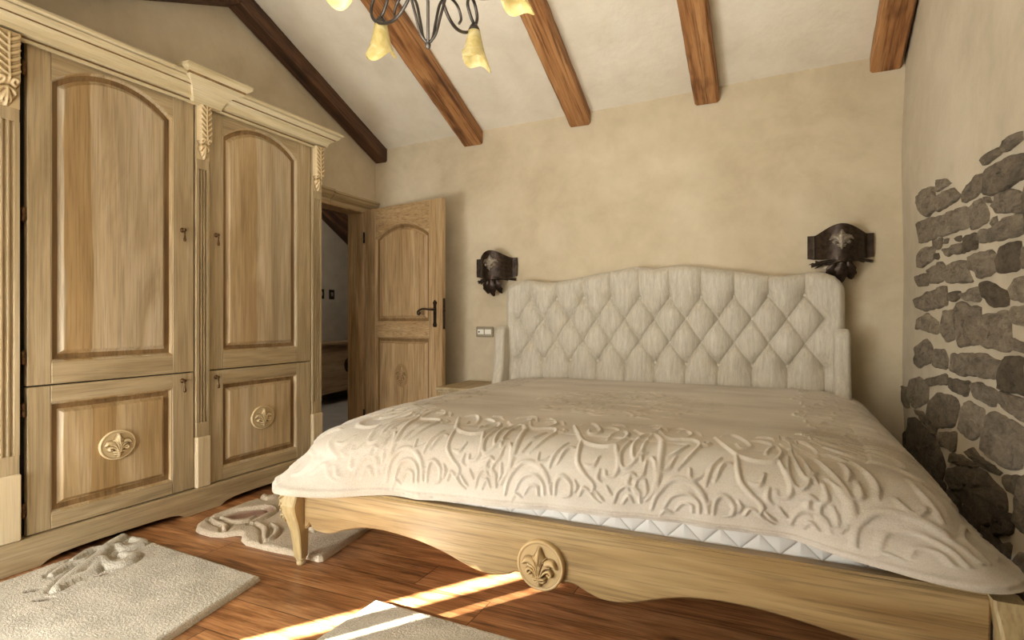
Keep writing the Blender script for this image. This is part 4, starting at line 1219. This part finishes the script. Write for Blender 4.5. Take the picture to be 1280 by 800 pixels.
# ------------------------------------------------------------------ rugs
def sdist(X, Y, poly):
    D = np.full(X.shape, 9.0); inside = np.zeros(X.shape, bool); n = len(poly)
    for i in range(n):
        ax, ay = poly[i]; bx, by = poly[(i+1)%n]; d0, d1 = bx-ax, by-ay; L2 = max(d0*d0+d1*d1, 1e-12)
        t_ = np.clip(((X-ax)*d0+(Y-ay)*d1)/L2, 0, 1); D = np.minimum(D, np.hypot(X-ax-t_*d0, Y-ay-t_*d1))
        c = ((ay > Y) != (by > Y)); 
        with np.errstate(divide='ignore', invalid='ignore'):
            xi = (bx-ax)*(Y-ay)/(by-ay)+ax
        inside ^= c & (X < xi)
    return np.where(inside, D, -D)
def rug(label, poly, mat, strokes, tints=(), res=.0055, thick=.024, holes=()):
    xs_ = [p[0] for p in poly]; ys_ = [p[1] for p in poly]; x0, y0 = min(xs_)-.01, min(ys_)-.01
    w, h = max(xs_)-x0+.01, max(ys_)-y0+.01
    nx_, ny_ = int(w/res)+1, int(h/res)+1
    X, Y = np.meshgrid(x0+np.arange(nx_)*res, y0+np.arange(ny_)*res, indexing='ij')
    D = sdist(X, Y, poly)
    up_ = Raster(w, h, res*.5); dn = Raster(w, h, res*.5); tn = Raster(w, h, res*.5)
    for pts, r, hh in strokes:
        q = [(a-x0, b-y0) for a, b in cr(pts, 6)]
        rl = np.interp(np.linspace(0,1,len(q)), np.linspace(0,1,len(r)), r)
        dn.stroke(q, [a+.016 for a in rl], 1.0, .6); up_.stroke(q, rl, hh, .6)
    for pts, r in tints:
        q = [(a-x0, b-y0) for a, b in cr(pts, 6)]; tn.stroke(q, r, 1.0, .3)
    U = up_.sample(X-x0, Y-y0); Dn = dn.sample(X-x0, Y-y0); Tn = tn.sample(X-x0, Y-y0)
    e = np.clip(D/.02, 0, 1); Z = thick*np.sqrt(np.clip(1-(1-e)**2, 0, 1))
    Z = Z+np.where(e > .3, 1, 0)*(U*.020-np.clip(Dn-1.2*(U > .02), 0, 1)*.013)-.010*Tn
    Z += rng.uniform(-.0012, .0012, Z.shape)*(e > .2)
    Z = np.where(D > 0, np.maximum(Z, .002), .0012)
    vs = np.stack([X, Y, Z], -1).reshape(-1, 3)
    idx = np.arange(nx_*ny_).reshape(nx_, ny_)
    gx, gy = np.gradient(D, res); out_ = D < 0
    X = np.where(out_, X-D*gx, X); Y = np.where(out_, Y-D*gy, Y)
    vs = np.stack([X, Y, Z], -1).reshape(-1, 3)
    keep = (D[:-1,:-1] > 0) | (D[1:,1:] > 0) | (D[1:,:-1] > 0) | (D[:-1,1:] > 0)
    a = idx[:-1,:-1][keep]; b = idx[1:,:-1][keep]; c = idx[1:,1:][keep]; d = idx[:-1,1:][keep]
    used = np.unique(np.concatenate([a,b,c,d])); remap = -np.ones(nx_*ny_, int); remap[used] = np.arange(len(used))
    mb = MB(); mb.add(vs[used].tolist(), np.stack([remap[a], remap[b], remap[c], remap[d]], -1).tolist(), 0, True)
    mb.attr = Tn.reshape(-1)[used]
    o = mb.build('rug', mat, recalc=False); tag(o, label, 'rug', 'sculpted bedside rugs'); return o
def rot(pts, cx, cy, deg):
    a = math.radians(deg); return [(cx+(x-cx)*math.cos(a)-(y-cy)*math.sin(a), cy+(x-cx)*math.sin(a)+(y-cy)*math.cos(a)) for x, y in pts]

r1 = [(-1.884,1.666),(-2.45,1.700),(-2.566,1.708),(-2.70,1.722),(-2.80,1.722),(-2.825,1.69),(-2.80,1.60),(-2.812,1.53),(-2.77,1.45),(-2.775,1.36),(-2.765,1.25),(-2.77,1.15),(-2.79,.55),(-1.70,.50),(-1.80,1.237)]
flow = [([(-2.486,1.249),(-2.547,1.324),(-2.612,1.423),(-2.667,1.504),(-2.755,1.604),(-2.795,1.68)], [.018,.026,.030,.028,.026,.02], .8),
        ([(-2.486,1.249),(-2.518,1.337),(-2.533,1.41),(-2.635,1.483)], [.012,.024,.028,.02], .7),
        ([(-2.619,1.49),(-2.535,1.465),(-2.495,1.499),(-2.520,1.556),(-2.59,1.555)], [.02,.03,.034,.03,.018], .8),
        ([(-2.71,1.609),(-2.646,1.600),(-2.645,1.675),(-2.72,1.68)], [.02,.024,.026,.016], .7),
        ([(-2.642,1.311),(-2.684,1.39),(-2.676,1.446)], [.012,.022,.012], .5),
        ([(-2.72,1.429),(-2.765,1.518),(-2.75,1.567)], [.012,.024,.014], .5)]
rug('cream sculpted rug on the planks in front of the wardrobe, raised leaves along one edge', r1, rug_m, flow,
    tints=[([(-2.474,1.385),(-2.469,1.40),(-2.464,1.426)], [.006,.016,.008]), ([(-2.567,1.19),(-2.556,1.213),(-2.545,1.236)], [.006,.016,.006]), ([(-2.456,1.168),(-2.44,1.188),(-2.425,1.209)], [.006,.018,.006])])
r2 = [(-2.655,1.955),(-2.61,1.915),(-2.561,1.898),(-2.472,1.893),(-2.41,1.915),(-2.375,1.955),(-2.355,1.968),(-2.335,1.955),(-2.303,1.922),(-2.231,1.890),(-2.094,1.888),(-1.945,1.895),(-1.80,1.893),(-1.785,1.91),(-1.845,2.30),(-1.86,3.30),(-2.68,3.30),(-2.70,2.60),(-2.715,2.43),(-2.72,2.27),(-2.71,2.12),(-2.69,2.023)]
flow2 = [([(-2.633,2.019),(-2.568,1.998),(-2.490,1.985),(-2.445,1.945)], [.010,.016,.018,.010], .6),
         ([(-2.655,2.05),(-2.655,2.135),(-2.614,2.216),(-2.538,2.287),(-2.455,2.255),(-2.417,2.162),(-2.40,2.066)], [.012,.018,.02,.02,.02,.018,.012], .6),
         ([(-2.602,2.055),(-2.500,2.039),(-2.455,2.081),(-2.46,2.142)], [.012,.020,.018,.008], .6),
         ([(-2.376,2.077),(-2.290,2.05),(-2.220,1.99),(-2.150,1.925)], [.012,.016,.014,.006], .5),
         ([(-2.150,1.925),(-2.156,1.973),(-2.212,2.056),(-2.300,2.10)], [.006,.014,.016,.010], .5),
         ([(-2.69,2.40),(-2.64,2.39),(-2.64,2.45),(-2.70,2.50)], [.018,.022,.022,.014], .8),
         ([(-2.105,2.125),(-2.10,2.16),(-2.044,2.12)], [.014,.018,.012], .6)]
rug('beige sculpted rug with petal edge lying beside the left bed leg', r2, rug2_m, flow2, tints=[([(-2.590,2.085),(-2.555,2.15),(-2.503,2.225),(-2.47,2.226)], [.03,.05,.05,.04]), ([(-2.56,2.09),(-2.50,2.16)], [.03,.05])])
r3 = rot([(-1.345,1.708),(-1.35,.80),(-.20,.80),(-.20,1.708)], -1.345, 1.708, -2.0)
rug('white rug corner on the planks below the footboard medallion', r3, rug_m, [([(-.5,1.1),(-.4,1.2),(-.35,1.35)], [.02,.024,.015], .7)])

# ------------------------------------------------------------------ light
def area(name, loc, target, size, power, color=(1,.93,.82), sy=None):
    d = bpy.data.lights.new(name, 'AREA'); d.energy = power; d.color = color; d.size = size
    if sy: d.shape = 'RECTANGLE'; d.size_y = sy
    o = bpy.data.objects.new(name, d); COL.objects.link(o); o.location = loc
    o.rotation_euler = (Vector(target)-Vector(loc)).to_track_quat('-Z', 'Y').to_euler(); return o
area('window_light', (-2.35, -.15, .62), (-.75, 3.0, .80), .9, 60, (.975,.995,1), .6)
area('room_fill', (-1.5, -.5, 1.10), (-1.45, 3.0, 1.55), 1.0, 25, (1,.965,.88))
area('ceiling_bounce', (-1.0, 1.6, 1.9), (-.9, 2.9, 3.0), 1.2, 21, (1,.975,.90))
area('hall_fill', (-4.2, 4.6, 2.6), (-4.9, 5.6, .5), .6, 16, (1,.92,.82))  # added lamp without a fitting, brightens the hall
sd = bpy.data.lights.new('sun', 'SUN'); sd.energy = 260; sd.angle = .014; sd.color = (1,.96,.88)
so = bpy.data.objects.new('sun', sd); COL.objects.link(so)
el = math.radians(20)
dirv = Vector((.5635*math.cos(el), .8261*math.cos(el), -math.sin(el)))
so.rotation_euler = dirv.to_track_quat('-Z', 'Y').to_euler()
w = bpy.data.worlds.new('World'); scene.world = w; w.use_nodes = True
w.node_tree.nodes['Background'].inputs[0].default_value = (.85,.9,1,1); w.node_tree.nodes['Background'].inputs[1].default_value = .6

# ------------------------------------------------------------------ camera
cd = bpy.data.cameras.new('camera'); cam = bpy.data.objects.new('camera', cd); COL.objects.link(cam)
cam.location = (0, 0, 1.05); cam.rotation_euler = (PI/2, 0, TH)
cd.sensor_width = 36; cd.lens = 36*720/1280; cd.shift_y = -2/1280; cd.clip_start = .02
scene.camera = cam
scene.view_settings.view_transform = 'Standard'
scene.view_settings.look = 'None'
